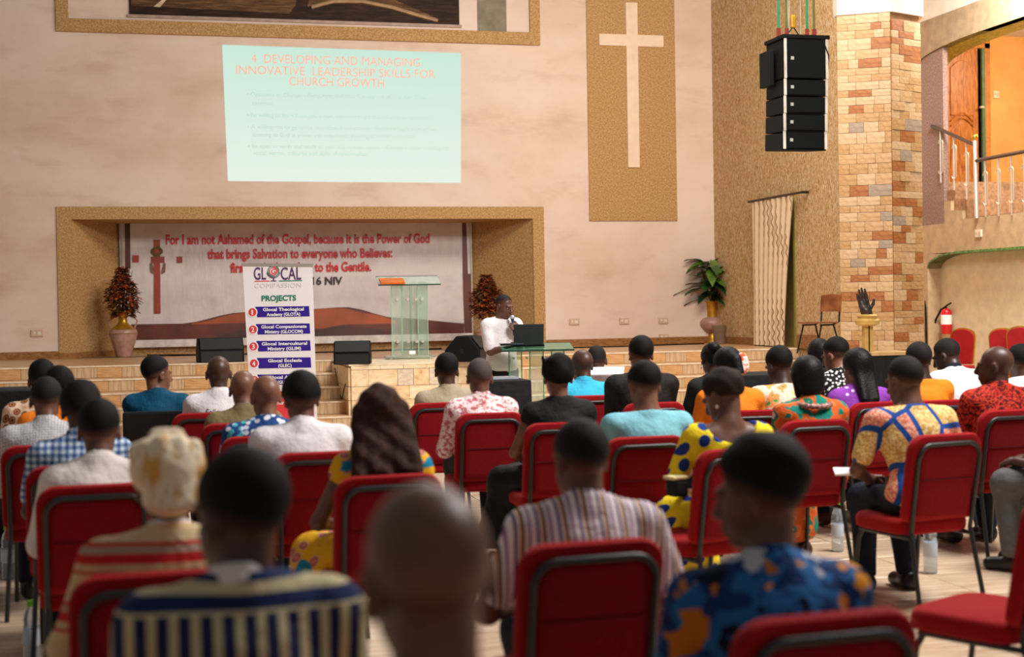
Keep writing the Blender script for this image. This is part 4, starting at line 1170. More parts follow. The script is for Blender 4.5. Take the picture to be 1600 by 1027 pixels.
CL = dict(
    paisley=clothmat('paisley_print', f_rings(15, [(0, (120, 66, 36)), (.14, (196, 132, 84)), (.24, (112, 60, 34)), (.34, (238, 206, 176)), (.62, (226, 182, 150))])),
    orange=fab('orange_cloth', (244, 132, 30)), dotgrey=clothmat('grey_speckle', f_dots(62, .22, (206, 204, 206), (96, 98, 108), .2)),
    gingham=clothmat('blue_gingham', f_check(.034, (214, 226, 240), (124, 152, 190), (62, 88, 134))),
    white=WHITE, white2=fab('ivory_cotton', (232, 222, 218), var=.04), teal=fab('teal_suiting', (12, 76, 106), .75), olive=fab('olive_jacket', (128, 112, 78)),
    bluefloral=clothmat('blue_floral', lambda n: n.mix(n.math('LESS_THAN', vor(n, 24)['Distance'], .36), (34, 72, 132), n.ramp(n.xyz(vor(n, 26)['Color'])[0], [(0, (228, 232, 244)), (.45, (80, 184, 190)), (.75, (208, 214, 236))], True))),
    yellowblue=clothmat('yellow_wax_print', lambda n: n.mix(n.math('GREATER_THAN', n.math('ADD', n.noise(5.5, n.co((1, 1, .35), (0, 0, 0), (4.3, 2, 1)), 1), n.math('MULTIPLY', n.math('LESS_THAN', n.math('ABSOLUTE', n.math('SUBTRACT', n.xyz()[2], .955)), .022), .2)), .66), n.ramp(vor(n, 13)['Distance'], [(0, (210, 120, 112)), (.16, (150, 70, 66)), (.22, (216, 170, 150)), (.27, (236, 176, 30)), (.8, (222, 150, 24))], True), (18, 128, 164))),
    redstripe=clothmat('red_cream_stripe', f_stripes(2, .17, [(0, (214, 186, 142)), (.26, (190, 50, 46)), (.32, (206, 176, 134)), (.44, (196, 34, 36)), (.60, (176, 150, 130)), (.72, (200, 44, 42)), (.78, (214, 190, 150))])),
    navystripe=clothmat('navy_cream_stripe', lambda n: n.mix(n.math('GREATER_THAN', n.xyz()[2], 1.03), n.ramp(n.math('FRACT', n.math('ADD', n.math('MULTIPLY', n.xyz()[0], 23.0), 20.0)), [(0, (24, 40, 78)), (.58, (206, 192, 150))], True), n.ramp(n.math('FRACT', n.math('ADD', n.math('MULTIPLY', n.xyz()[2], 19.0), 20.3)), [(0, (22, 42, 88)), (.58, (206, 194, 152))], True))),
    darkbrown=fab('dark_brown_shirt', (74, 54, 44)),
    pinkstripe=clothmat('lilac_stripe', f_stripes(0, .074, [(0, (242, 230, 232)), (.26, (84, 50, 124)), (.40, (238, 222, 214)), (.52, (186, 128, 66)), (.62, (48, 38, 56)), (.72, (242, 232, 232)), (.86, (150, 104, 150))], .12)),
    bluewax=clothmat('blue_flower_print', lambda n: n.mix(n.math('GREATER_THAN', n.noise(11, detail=2), .57), n.ramp(n.noise(9, n.co((1, 1, 1), (0, 0, 0), (3, 1, 2)), 2), [(0, (12, 22, 50)), (.42, (20, 58, 116)), (.54, (36, 108, 172)), (.66, (10, 20, 44))], True), n.ramp(n.xyz(vor(n, 14)['Color'])[0], [(0, (226, 150, 40)), (.34, (192, 196, 206)), (.6, (196, 118, 30)), (.8, (34, 100, 170))], True))),
    khaki=fab('khaki_shirt', (178, 162, 136)),
    pinkfloral=clothmat('pink_floral', f_blotch(34, [(0, (196, 110, 118)), (.42, (224, 170, 172)), (.49, (244, 226, 224))])),
    black=fab('black_jersey', (26, 28, 28), .75), cyan=fab('cyan_shirt', (64, 186, 224)), blacksuit=fab('black_suiting', (30, 25, 23), .7), lightblue=fab('light_blue_jersey', (134, 200, 214)),
    polka=clothmat('yellow_polka', f_dots(11, .31, (250, 222, 40), (28, 58, 140), .42)),
    pastel=clothmat('pastel_floral', lambda n: n.ramp(n.noise(9, detail=2), [(0, (90, 170, 80)), (.34, (244, 160, 90)), (.43, (232, 208, 186)), (.60, (236, 200, 60)), (.64, (226, 204, 188)), (.74, (240, 120, 80))], True)),
    greenorange=clothmat('green_orange_print', lambda n: n.ramp(n.noise(7, detail=2), [(0, (22, 128, 110)), (.45, (206, 92, 36)), (.53, (222, 122, 56)), (.57, (24, 118, 104)), (.65, (226, 196, 170))], True)),
    bwdots=clothmat('black_white_print', f_dots(34, .30, (30, 28, 30), (226, 222, 218), .9)),
    purple=clothmat('purple_print', lambda n: n.mix(n.math('LESS_THAN', vor(n, 11)['Distance'], .13), (136, 62, 168), (214, 190, 226))),
    geo=clothmat('geometric_wax', lambda n: n.mix(n.math('LESS_THAN', vor(n, 6.2, 'DISTANCE_TO_EDGE')['Distance'], .085), n.mix(n.math('GREATER_THAN', n.noise(70, detail=1), .5), n.ramp(n.xyz(vor(n, 6.2)['Color'])[0], [(0, (214, 164, 84)), (.34, (216, 112, 86)), (.62, (214, 164, 84)), (.8, (216, 112, 86))], True), n.ramp(n.xyz(vor(n, 6.2)['Color'])[0], [(0, (240, 210, 150)), (.34, (240, 176, 150)), (.62, (240, 210, 150)), (.8, (240, 176, 150))], True)), (26, 74, 150))),
    redblack=clothmat('red_black_print', f_blotch(30, [(0, (60, 14, 14)), (.42, (150, 24, 20)), (.50, (196, 60, 34)), (.56, (110, 16, 18)), (.64, (40, 12, 14))])),
    navy=fab('navy_trousers', (24, 28, 44)), charcoal=fab('charcoal_trousers', (34, 33, 36)), greytr=fab('grey_trousers', (92, 92, 92)), bluebright=fab('turquoise_skirt', (20, 176, 200)), blackskirt=fab('black_skirt', (20, 22, 24), .6), brown=fab('brown_trousers', (70, 52, 40)),
)
M_SHOE = mat('black_shoe', (18, 16, 16), .4); M_SOLE = mat('brown_shoe', (72, 44, 30), .4)
M_EYE = mat('eye_white', (170, 158, 148), .6, .1, var=0); M_IRIS = mat('dark_iris', (28, 18, 14), .2, var=0)

SKC = [(78, 50, 38), (104, 68, 52), (126, 84, 64), (62, 42, 34)]
def fade_hair(style, k):
    nm = 'hair_%s_on_skin_%s' % (style, 'abcd'[k])
    if nm in MC: return MC[nm]
    c = {'crop': (30, 24, 22), 'grey': (80, 70, 66)}.get(style, (11, 9, 9))
    n = N(nm, .7, .2)
    at_ = n.node('ShaderNodeAttribute', attribute_name='hair_cover').outputs['Fac']
    nz_ = n.math('ADD', at_, n.math('MULTIPLY', n.math('SUBTRACT', n.noise(160, detail=2), .5), .5))
    n.color(n.ramp(nz_, [(0, SKC[k]), (.85, c)])); n.bump(n.noise(210, detail=3), .5, .006)
    MC[nm] = n.m
    return n.m
def faded(o, V, p, nn):
    """hair grows denser upward from the clipped hairline"""
    a = o.data.attributes.new('hair_cover', 'FLOAT', 'POINT')
    a.data.foreach_set('value', np.clip(((V - p) @ nn) / .055, 0, 1).astype(np.float32))
# ------------------------------------------------------------------ person builder
def person(label, hx, hy, d=None, chair=None, shirt='white', bottom='navy', sleeve='short', sk=1, hair='crop', hm=None, hyaw=0, hpitch=-8, hroll=0, yaw=0, lean=10, fem=False, pose='lap', collar=None, res=None, skirt=False, scoop=False, sw=None, wide=1.0, group='people seated in the audience', hat=None, extra=None, legyaw=0, offx=0, tors=None, back=-.06, knee=.42, headk=1.07, neck=0):
    yw, ln = R(yaw), R(lean)
    dv = V3(0, math.sin(ln), math.cos(ln))
    Rh = np.array(Matrix.Rotation(R(hyaw), 3, 'Z') @ Matrix.Rotation(R(hpitch), 3, 'X') @ Matrix.Rotation(R(hroll), 3, 'Y'))
    P0 = V3(0, 0, .575)
    sw = sw or (.165 if fem else .19)
    nl = .164 + neck
    hd_ = V3(0, math.sin(ln + .12 - R(hpitch) * .35), math.cos(ln + .12 - R(hpitch) * .35))
    def joints(Lt):
        Nk = P0 + dv * Lt
        Hc = Nk + hd_ * nl
        return Nk, Hc, Hc + Rh @ V3(0, -.02, .125) * headk
    Lt = .50
    cz, sz_ = math.cos(yw), math.sin(yw)
    for _ in range(4):
        Nk, Hc, top = joints(Lt)
        tw = V3(top[0] * cz - top[1] * sz_, top[0] * sz_ + top[1] * cz, top[2])
        v = ray(hx, hy)
        if chair is not None:
            f = Vector((-math.sin(chair[2]), math.cos(chair[2]), 0)); c0 = Vector((chair[0], chair[1], 0))
            # distance so that the pelvis sits at the chair's seat
            t = (back + c0.dot(f) - CAM.dot(f) + Vector(tw).dot(f)) / v.dot(f)
        else:
            t = d / v.dot(FWD)
        T = CAM + v * t
        Lt = min(max(Lt + (T.z - top[2]) / math.cos(ln), tors[0] if tors else .40), tors[1] if tors else .62)
    Nk, Hc, top = joints(Lt)
    root = thing('person', label, 'person', (T.x - tw[0], T.y - tw[1], 0), yw, group)
    dist = (Vector(root.location) - CAM).length
    res = res or (.0092 if dist < 9.5 else .0105)
    Cc, Bb = P0 + dv * Lt * .66, P0 + dv * Lt * .30
    Ml = np.array(Matrix.Rotation(-ln, 3, 'X'))
    sk_m = SK[sk]
    # arms
    sh, el, wr = {}, {}, {}
    for s in (-1, 1):
        S = Nk - dv * .055 + V3(s * sw, .015, 0)
        if pose == 'lap': tgt, pole = V3(s * .11, .36, .66), V3(s * .55, -.5, -.7)
        elif pose == 'flare': tgt, pole = V3(s * .15, .30, .65), V3(s * .75, -.42, -.62)
        elif pose == 'fold': tgt, pole = V3(-s * .08, .28 + .03 * s, .80), V3(s * 1, -.1, -.5)
        elif pose == 'read': tgt, pole = V3(s * .08, .40, .74), V3(s * .7, -.4, -.7)
        elif pose == 'hang': tgt, pole = V3(s * .23, .12, .56), V3(s * .6, -.8, 0)
        else: tgt, pole = pose(s)
        e, w_ = ik(S, tgt, .285 * (.94 if fem else 1), .25 * (.94 if fem else 1), pole)
        sh[s], el[s], wr[s] = S, e, w_
    hip = {s: P0 + V3(s * .09, .02, -.02) for s in (-1, 1)}
    lc, ls = math.cos(R(legyaw)), math.sin(R(legyaw))
    def LR(x, y, z): return V3(x * lc - y * ls, x * ls + y * lc, z)
    kn = {s: LR(s * (.11 if not skirt else .075), .02 + knee, .525) for s in (-1, 1)}
    an = {s: LR(s * (.13 if not skirt else .08), knee - .02, .10) for s in (-1, 1)}
    g = .92 if fem else 1.0
    def torso(o):
        return [E(P0 + V3(0, 0, 0), V3(.165, .115, .11) * (1 if not fem else V3(1.03, 1, 1)) + o, k=.05), E(Bb, V3(.140 * g, .105 * g, Lt * .34) + o, Ml, k=.06), E(Cc + V3(0, .0, 0), V3(.165 * g * wide, .108 * g, Lt * .32) + o, Ml, k=.06),
                K(sh[-1] + V3(.03, 0, 0), sh[1] - V3(.03, 0, 0), .056 * g + o, k=.06),
                K(Nk + hd_ * .01, sh[-1] + V3(.045, 0, 0), .046 + o, .048 * g + o, k=.04), K(Nk + hd_ * .01, sh[1] - V3(.045, 0, 0), .046 + o, .048 * g + o, k=.04)]
    hk = headk
    def hp(*a): return Hc + Rh @ (V3(*a) * hk)
    B = torso(0)
    B += [K(Nk - hd_ * .05, Hc + Rh @ V3(0, -.030, -.045), .058 * g, .054 * g, k=.03)]
    B += [E(hp(0, -.018, .035), V3(.0755, .097, .088) * hk, Rh, k=.02), E(hp(0, .024, -.038), V3(.059, .073, .076) * hk, Rh, k=.03), E(hp(0, .064, -.094), V3(.028, .022, .020) * hk, Rh, k=.03),
          K(hp(-.03, .086, .022), hp(.03, .086, .022), .013, k=.015), K(hp(0, .094, .010), hp(0, .114, -.030), .009, .0145, k=.012), E(hp(0, .104, -.036), V3(.020, .012, .010), Rh, k=.008),
          E(hp(-.031, .098, .000), V3(.016, .012, .010), Rh, k=.010, op='s'), E(hp(.031, .098, .000), V3(.016, .012, .010), Rh, k=.010, op='s'),
          K(hp(-.018, .092, -.060), hp(.018, .092, -.060), .0085, k=.006), K(hp(-.016, .090, -.072), hp(.016, .090, -.072), .0095, k=.006)]
    for s in (-1, 1):
        Me = Rh @ np.array(Matrix.Rotation(R(-18 * s), 3, 'Z') @ Matrix.Rotation(R(-10), 3, 'X'))
        B += [E(hp(s * .080, -.012, -.006), V3(.011, .021, .034) * hk, Me, k=.010), E(hp(s * .088, -.004, -.004), V3(.008, .010, .018) * hk, Me, k=.006, op='s')]
        B += [K(sh[s], el[s], .047 * g, .037 * g, k=.03), K(el[s], wr[s], .038 * g, .026 * g, k=.02)]
        fd = wr[s] - el[s]
        fd = nz(fd * np.array([1, 1, .5]) + V3(0, 0, -.02)) if not callable(pose) else nz(fd)
        acr = V3(-s, .1, .25) if not callable(pose) else V3(-s * .2, .2, 1)
        acr = nz(acr - fd * (acr @ fd)); nrm = np.cross(fd, acr) * (s)
        if nrm[2] > 0 and not callable(pose): nrm = -nrm
        B += hand(wr[s] + fd * .02, fd, acr, nrm, s, curl=.55, s=.98 * g)
        B += [K(hip[s], kn[s], .080, .050, k=.05), K(kn[s], an[s] + V3(0, 0, .16), .045, .042, k=.01), K(an[s] + V3(0, 0, .16), an[s], .042, .033, k=.02), K(an[s] + LR(0, -.03, -.05), an[s] + LR(0, .14, -.075), .034, .026, k=.02)]
    V, Q = solid(B, res)
    mesh_of('body', V, Q, sk_m, root)
    ph = rnd.uniform(0, 6)
    # shirt
    Sh = torso(.017)
    if not fem: Sh.append(E(P0 + V3(0, 0, .03), V3(.185, .14, .10), k=.05))
    for s in (-1, 1):
        if sleeve == 'none': Sh.append(K(sh[s], sh[s] + (el[s] - sh[s]) * .12, .060 * g, .060 * g, k=.04))
        else:
            Sh.append(K(sh[s], el[s] if sleeve == 'long' else sh[s] + (el[s] - sh[s]) * .72, .064 * g, .060 * g if sleeve == 'short' else .054 * g, k=.04))
            if sleeve == 'long': Sh.append(K(el[s], wr[s] - nz(wr[s] - el[s]) * .02, .054 * g, .040 * g, k=.03))
    cl = []
    if not scoop:
        Sh.append(K(Nk - hd_ * .03, Nk + hd_ * .022, .075 * g, .069 * g, k=.02)); cl.append((Nk + hd_ * (.052 if collar != 'none' else .018), nz(hd_ + V3(0, -.10, 0))))
    else:
        Sh.append(E(Nk + V3(0, -.05, .02), V3(.135, .16, .10), k=.012, op='s'))
    V, Q = solid(Sh, res, cl, wob=.0065, ph=ph)
    mesh_of('shirt', V, Q, CL[shirt], root)
    if collar and collar != 'none':
        V, Q = solid([K(Nk - hd_ * .012, Nk + hd_ * .045, .083 * g, .070 * g, k=.02)], .008, [(Nk + hd_ * .062, hd_), (Nk + hd_ * .014, -hd_)])
        mesh_of('collar', V, Q, CL[collar], root)
    # bottoms
    if skirt:
        Tr = [E(P0 + V3(0, .0, -.01), V3(.185, .135, .10), k=.05), K(P0 + V3(-.06, .05, -.02), LR(-.07, .02 + knee, .53), .12, .085, k=.06), K(P0 + V3(.06, .05, -.02), LR(.07, .02 + knee, .53), .12, .085, k=.06),
              K(LR(-.07, knee + .02, .52), LR(-.10, knee + .05, .2), .09, .12, k=.08), K(LR(.07, knee + .02, .52), LR(.10, knee + .05, .2), .09, .12, k=.08), K(LR(0, knee - .05, .45), LR(0, knee - .02, .2), .09, .12, k=.08)]
        V, Q = solid(Tr, .0135, [(V3(0, 0, .11), V3(0, 0, -1)), (P0 + V3(0, 0, .085), V3(0, 0, 1))], wob=.008, ph=ph)
        mesh_of('skirt', V, Q, CL[bottom], root)
    else:
        Tr = [E(P0, V3(.180, .130, .11), k=.05)]
        for s in (-1, 1): Tr += [K(hip[s], kn[s], .098, .074, k=.05), K(kn[s], an[s] + V3(0, -.006, .0), .076, .062, k=.06)]
        V, Q = solid(Tr, .0135, [(an[1] + V3(0, 0, -.01), V3(0, 0, -1)), (P0 + V3(0, 0, .065), V3(0, 0, 1))], wob=.004, ph=ph)
        mesh_of('trousers', V, Q, CL[bottom], root)
    for s in (-1, 1):
        a = an[s]
        V, Q = solid([K(a + LR(0, -.03, -.052), a + LR(0, .13, -.062), .046, .040, k=.03), E(V3(a[0], a[1], .065) + LR(0, -.02, 0), V3(.048, .06, .055), k=.03)], .011, [(V3(0, 0, .006), V3(0, 0, -1))])
        mesh_of('shoe', V, Q, M_SOLE if fem else M_SHOE, root)
    # hair
    hm_ = hm or {'crop': H_CROP, 'short': H_BLACK, 'afro': H_BLACK, 'grey': H_GREY}.get(hair, H_BLACK)
    def cap(t, *more): return [E(hp(0, -.019, .036), V3(.0755, .097, .088) * hk + t, Rh, k=.02)] + list(more)
    hn = Rh @ nz(V3(0, .52, -1)); hpnt = hp(0, -.10, -.045)
    H, clp, wob, hres = None, [(hpnt, hn), (hp(0, .060, .086), Rh @ nz(V3(0, 1, -.45)))], .0, res
    soft = hair in ('crop', 'grey', 'short', 'thick', 'afro')
    ears = [E(hp(s * .085, .004, -.012), V3(.024, .030, .036), Rh, k=.006, op='s') for s in (-1, 1)]
    def cap2(t, up): return [E(hp(0, -.019, .036 + up), V3(.0755, .097, .088) * hk + t, Rh, k=.02)]
    if hair in ('crop', 'grey'): H = cap2(.0045, .003) + ears
    elif hair == 'short': H = cap2(.0075, .006) + [E(hp(0, -.035, .06), V3(.076, .085, .075), Rh)] + ears; wob = .001
    elif hair == 'thick': H = cap(.020, E(hp(0, -.03, .075), V3(.078, .088, .07), Rh)) + ears; wob = .002
    elif hair == 'afro': H = cap2(.016, .014) + [E(hp(0, -.03, .07), V3(.092, .105, .085), Rh)] + ears; wob = .003
    elif hair == 'bob':
        H = cap(.016, E(hp(0, -.055, -.02), V3(.088, .062, .105), Rh, k=.03), K(hp(-.078, -.02, .02), hp(-.075, -.015, -.10), .022, .018), K(hp(.078, -.02, .02), hp(.075, -.015, -.10), .022, .018)); clp = [(hp(0, .06, .05), Rh @ nz(V3(0, 1, -.45)))]; hm_ = hm or H_SLEEK
    elif hair == 'long':
        b0_, b1_ = hp(0, -.06, 0), Nk - dv * .12 + V3(0, -.135, 0)
        H = cap(.016) + [K(b0_ + V3(x, 0, 0), b1_ + V3(x * 1.0 + .01, .02, .02 + abs(x)), .046, .026, k=.04) for x in (-.045, 0, .045)]; clp = [(hp(0, .055, .05), Rh @ nz(V3(0, 1, -.45)))]; hm_ = hm or H_SLEEK
    elif hair == 'curls':
        b0_, b1_ = hp(0, -.05, .02), Nk - dv * .15 + V3(0, -.12, 0)
        H = cap(.026) + [K(b0_ + V3(x, 0, 0), b1_ + V3(x * 1.55, 0, rnd.uniform(.05, .10)), .052, .036, k=.03) for x in (-.08, -.04, 0, .04, .08)]; clp = [(hp(0, .055, .05), Rh @ nz(V3(0, 1, -.45)))]; wob = .006; hm_ = hm or H_CURL
    elif hair == 'bun':
        H = cap(.010, E(hp(-.02, -.10, .085), V3(.055, .05, .05), Rh, k=.015), E(hp(.03, -.11, .06), V3(.035, .035, .035), Rh, k=.01)) + ears; hm_ = hm or H_SLEEK; wob = .002
    elif hair == 'puff':
        H = cap(.012, E(hp(.0, -.075, .045), V3(.088, .062, .062), Rh, k=.03)) + ears; wob = .005; hm_ = hm or hairm('soft_brown_puff', (50, 36, 28))
    elif hair == 'updo':
        H = cap(.018, E(hp(-.065, -.03, .06), V3(.035, .04, .05), Rh, k=.02), K(hp(-.075, -.03, .05), hp(-.098, -.05, .12), .022, .008, k=.015), E(hp(0, -.05, .09), V3(.07, .07, .05), Rh, k=.03)) + ears; wob = .003
    elif hair == 'tail':
        H = cap(.012, K(hp(0, -.11, .03), hp(.015, -.13, -.16), .045, .030, k=.02), K(hp(.015, -.13, -.16), hp(.02, -.10, -.26), .030, .014, k=.02)) + ears; hm_ = hm or H_SLEEK
    if H:
        V, Q = solid(H, min(res, .0105), clp, wob=wob, wf=(60, 40, 55), ph=ph)
        ho = mesh_of('hair', V, Q, fade_hair(hair, sk) if soft and not hm else hm_, root)
        if soft: faded(ho, V, hpnt, -hn)
    if hat: hat(root, hp, Rh, res)
    if extra: extra(root, dict(hp=hp, Rh=Rh, Nk=Nk, dv=dv, hd=hd_, sh=sh, el=el, wr=wr, P0=P0, kn=kn))
    return root

# ------------------------------------------------------------------ stacking chairs with red padding
def redm(nm, c, rough=.85):
    n = N(nm, rough, .15); n.color(n.ramp(n.noise(90, detail=2), [(.3, tuple(x * .85 for x in c)), (.7, c)])); n.bump(n.noise(120), .25, .004)
    n.b.inputs['Sheen Weight'].default_value = .25; n.b.inputs['Sheen Tint'].default_value = (1, .25, .2, 1); return n.m
M_REDF = redm('red_upholstery', (158, 10, 20)); M_REDB = redm('red_back_cloth', (136, 4, 18))
M_TUBE = mat('black_chair_tube', (30, 31, 30), .38, .5, var=.1)
def rrect(w_, z0, z1, r, n=7, squeeze=0):
    pts = []
    for cx, cz, a0 in ((w_ / 2 - r, z1 - r, 0), (-w_ / 2 + r, z1 - r, 90), (-w_ / 2 + r * .5, z0 + r * .5, 180), (w_ / 2 - r * .5, z0 + r * .5, 270)):
        rr_ = r if a0 < 180 else r * .5
        for k in range(n):
            a = R(a0 + 90 * k / (n - 1)); pts.append((cx + rr_ * math.cos(a), cz + rr_ * math.sin(a)))
    return pts
def by(z): return -.195 - (z - .5) * .17        # line of the leaning back
def pad(w_, z0, z1, r, th, y_off, name, m, par, edge=.022):
    rings = [(.035, -.5), (.008, -.42), (0, -.15), (0, .15), (.008, .42), (.035, .5)]
    mb = MB(); n = None; vs = []
    for ins, t in rings:
        o = rrect(w_ - 2 * ins, z0 + ins, z1 - ins, max(r - ins, .02)); n = len(o)
        vs += [(x, by(z) + y_off + t * th, z) for x, z in o]
    fs = [tuple(range(n)), tuple(reversed(range(5 * n, 6 * n)))]
    for i in range(5):
        for k in range(n):
            k2 = (k + 1) % n; fs.append((i * n + k, i * n + k2, (i + 1) * n + k2, (i + 1) * n + k))
    return mb.add(vs, fs).build(name, m, par, smooth=True)
def make_chair():
    t = thing('stacking_chair', 'x', 'chair', (0, 0, 0), 0)
    pad(.47, .475, .935, .085, .062, 0, 'backrest', M_REDF, t)
    p2 = pad(.345, .50, .868, .05, .014, -.036, 'back_panel', M_REDB, t)
    MB().tube([(-.165, by(.70) - .0445, .70), (.165, by(.70) - .0445, .70)], .003, 4).build('seam', mat('seam_dark', (70, 6, 12), .9, var=0), p2)
    fr = []
    zb, zt, hw, rr_ = .42, .885, .195, .07
    fr.append((-hw, by(zb) - .04, zb)); fr.append((-hw, by(zt - rr_) - .04, zt - rr_))
    for k in range(1, 7):
        a = R(180 - 15 * k); fr.append((-hw + rr_ + rr_ * math.cos(a), by(zt) - .04, zt - rr_ + rr_ * math.sin(a)))
    for k in range(0, 7):
        a = R(90 - 15 * k); fr.append((hw - rr_ + rr_ * math.cos(a), by(zt) - .04, zt - rr_ + rr_ * math.sin(a)))
    fr.append((hw, by(zb) - .04, zb))
    MB().tube(fr, .0125, 8).build('back_frame', M_TUBE, t, smooth=True)
    # seat cushion
    n = 28; vs = []; fs = []
    prof = [(.0, .405, .93), (.0, .412, .985), (0, .43, 1.0), (0, .46, 1.0), (0, .478, .97), (0, .487, .90)]
    for _, z, s in prof:
        for k in range(n):
            a = 2 * math.pi * k / n; c, q = math.cos(a), math.sin(a); e = .35
            vs.append((.235 * s * math.copysign(abs(c) ** e, c), .02 + .225 * s * math.copysign(abs(q) ** e, q), z))
    for i in range(len(prof) - 1):
        for k in range(n):
            k2 = (k + 1) % n; fs.append((i * n + k, i * n + k2, (i + 1) * n + k2, (i + 1) * n + k))
    fs += [tuple(reversed(range(n))), tuple((len(prof) - 1) * n + k for k in range(n))]
    MB().add(vs, fs).build('seat', M_REDF, t, smooth=True)
    for s in (-1, 1):
        MB().tube([(s * .195, by(.42) - .04, .43), (s * .20, -.24, .34), (s * .215, -.315, .0)], .0125, 8).build('leg', M_TUBE, t, smooth=True)
        MB().tube([(s * .20, .17, .395), (s * .205, .20, .34), (s * .215, .245, 0)], .0125, 8).build('leg', M_TUBE, t, smooth=True)
        MB().tube([(s * .20, -.22, .395), (s * .20, .19, .395)], .0125, 8).build('seat_rail', M_TUBE, t)
    MB().tube([(-.20, .1, .395), (.20, .1, .395)], .011, 6).build('stretcher', M_TUBE, t)
    return t
chair0 = make_chair(); used = []
def chair(px, py, rz=0, z=.935, label=None, d=None):
    """chair whose back's top edge is centred on the photo position"""
    p = on(px, py, 2, z) if d is None else at(px, py, d)
    rz = R(rz); yb = by(.935)
    loc = (p.x + math.sin(rz) * yb * 1 , p.y - math.cos(rz) * yb, 0)
    g = 'red stacking chairs of the audience'
    if not used: chair0.location = loc; chair0.rotation_euler.z = rz; chair0['label'] = label; chair0['group'] = g; used.append(1)
    else: dup(chair0, loc, rz, label, g)
    return (loc[0], loc[1], rz)
def chair_under(root, label, rz=0):
    l = root.location; r = root.rotation_euler.z + R(rz)
    loc = (l.x + math.sin(r) * -.05, l.y + math.cos(r) * .05, 0)
    dup(chair0, loc, r, label, 'red stacking chairs of the audience')
# ------------------------------------------------------------------ the audience
def cl_(s): return 'red padded stacking chair ' + s
P = person
c1 = chair(925, 845, 4, label=cl_('holding the man in the lilac striped shirt'))
c2 = chair(148, 757, 2, label=cl_('behind the plain white shirt beside the headwrap'))
c3 = chair(608, 742, 3, label=cl_('holding the woman in the yellow wax-print dress'))
c4 = chair(1010, 682, 2, label=cl_('holding the man in the light blue T-shirt'))
c5 = chair(766, 645, 0, label=cl_('holding the man in the pink floral shirt'))
c6 = chair(878, 660, 0, label=cl_('holding the woman in the black top'))
c7 = chair(1478, 678, 10, label=cl_('holding the man in the geometric wax-print shirt'))
c8 = chair(1275, 656, 4, label=cl_('holding the woman in the green and orange print'))
c9 = chair(1150, 700, 16, label=cl_('holding the woman in yellow polka dots'))
c10 = chair(688, 629, 0, label=cl_('holding the man in the khaki shirt'))
c11 = chair(500, 706, 2, label=cl_('holding the man in the white polo with black hair'))
c12 = chair(1372, 628, 8, label=cl_('holding the woman in purple'))
c13 = chair(1580, 640, 4, label=cl_('holding the man in the dark red print shirt'))
c14 = chair(1515, 595, 0, label=cl_('behind the man with the navy collar'))
c15 = chair(922, 618, 0, label=cl_('holding the man in the cyan shirt'))
c16 = chair(1022, 629, 0, label=cl_('holding the man in the black suit'))
c17 = chair(1170, 641, -4, label=cl_('holding the woman with the orange headband'))
c18 = chair(322, 645, -3, label=cl_('holding the bald man in the white polo'))
c19 = chair(372, 661, -3, label=cl_('holding the man in the olive jacket'))
c20 = chair(410, 681, 0, label=cl_('holding the man in the blue floral shirt'))
c21 = chair(72, 695, 0, label=cl_('holding the man in the grey speckled shirt'))
c22 = chair(245, 893, 2, label=cl_('holding the woman in the headwrap'))
c23 = chair(1292, 958, 3, label=cl_('holding the man in the blue flower-print shirt'))

def headwrap(root, hp, Rh, res):
    pr = [E(hp(0, -.03, .05), V3(.108, .120, .100), Rh, k=.02), E(hp(0, -.07, .06), V3(.100, .085, .090), Rh, k=.02), E(hp(.0, -.085, -.03), V3(.080, .055, .055), Rh, k=.02), K(hp(-.03, -.05, .142), hp(.03, -.06, .145), .022, .018, k=.02)]
    for a, b_ in ((-.085, -.02), (-.055, .02), (-.015, .05), (.03, .07), (.07, .085)): pr.append(K(hp(a, -.125 + abs(a) * .5, .13 - abs(a) * .3), hp(b_, -.150 + abs(b_) * .45, -.05), .021, .015, k=.022))
    V, Q = solid(pr, .009, [(hp(0, .05, -.01), Rh @ nz(V3(0, .75, -1)))], wob=.004, wf=(30, 20, 24))
    m = clothmat('cream_headwrap', lambda n: n.ramp(n.noise(9, n.co((2.2, 1, .7), (0, .3, 0)), 2), [(0, (214, 150, 60)), (.36, (226, 172, 96)), (.43, (240, 218, 184)), (.56, (248, 234, 208)), (.68, (222, 176, 110))], False), .7)
    mesh_of('headwrap', V, Q, m, root)
def headband(root, hp, Rh, res):
    V, Q = solid([E(hp(.045, -.100, -.005), V3(.058, .035, .062), Rh, k=.02), E(hp(.05, -.108, .04), V3(.042, .032, .036), Rh, k=.02)], .008)
    mesh_of('hair_scarf', V, Q, clothmat('orange_white_scarf', f_blotch(22, [(0, (232, 90, 50)), (.46, (244, 224, 214)), (.58, (240, 140, 90))])), root)
def earring(s, z=-.05):
    def f(root, J):
        V, Q = solid([E(J['hp'](s * .088, -.002, z), V3(.009, .009, .011))], .004)
        mesh_of('earring', V, Q, mat('pearl', (230, 222, 206), .3, var=0), root)
    return f
def necklace(root, J):
    pr = []
    for k in range(22):
        a = 2 * math.pi * k / 22
        pr.append(E(J['Nk'] + J['hd'] * (.012 + .0) + V3(.108 * math.cos(a), .110 * math.sin(a) - .012, .016 * math.sin(a)), V3(.019, .019, .019), k=.004))
    V, Q = solid(pr, .007); o = mesh_of('bead_necklace', V, Q, mat('mauve_beads', (170, 126, 120), .3, var=.5, scale=40), root); o['kind'] = 'stuff'
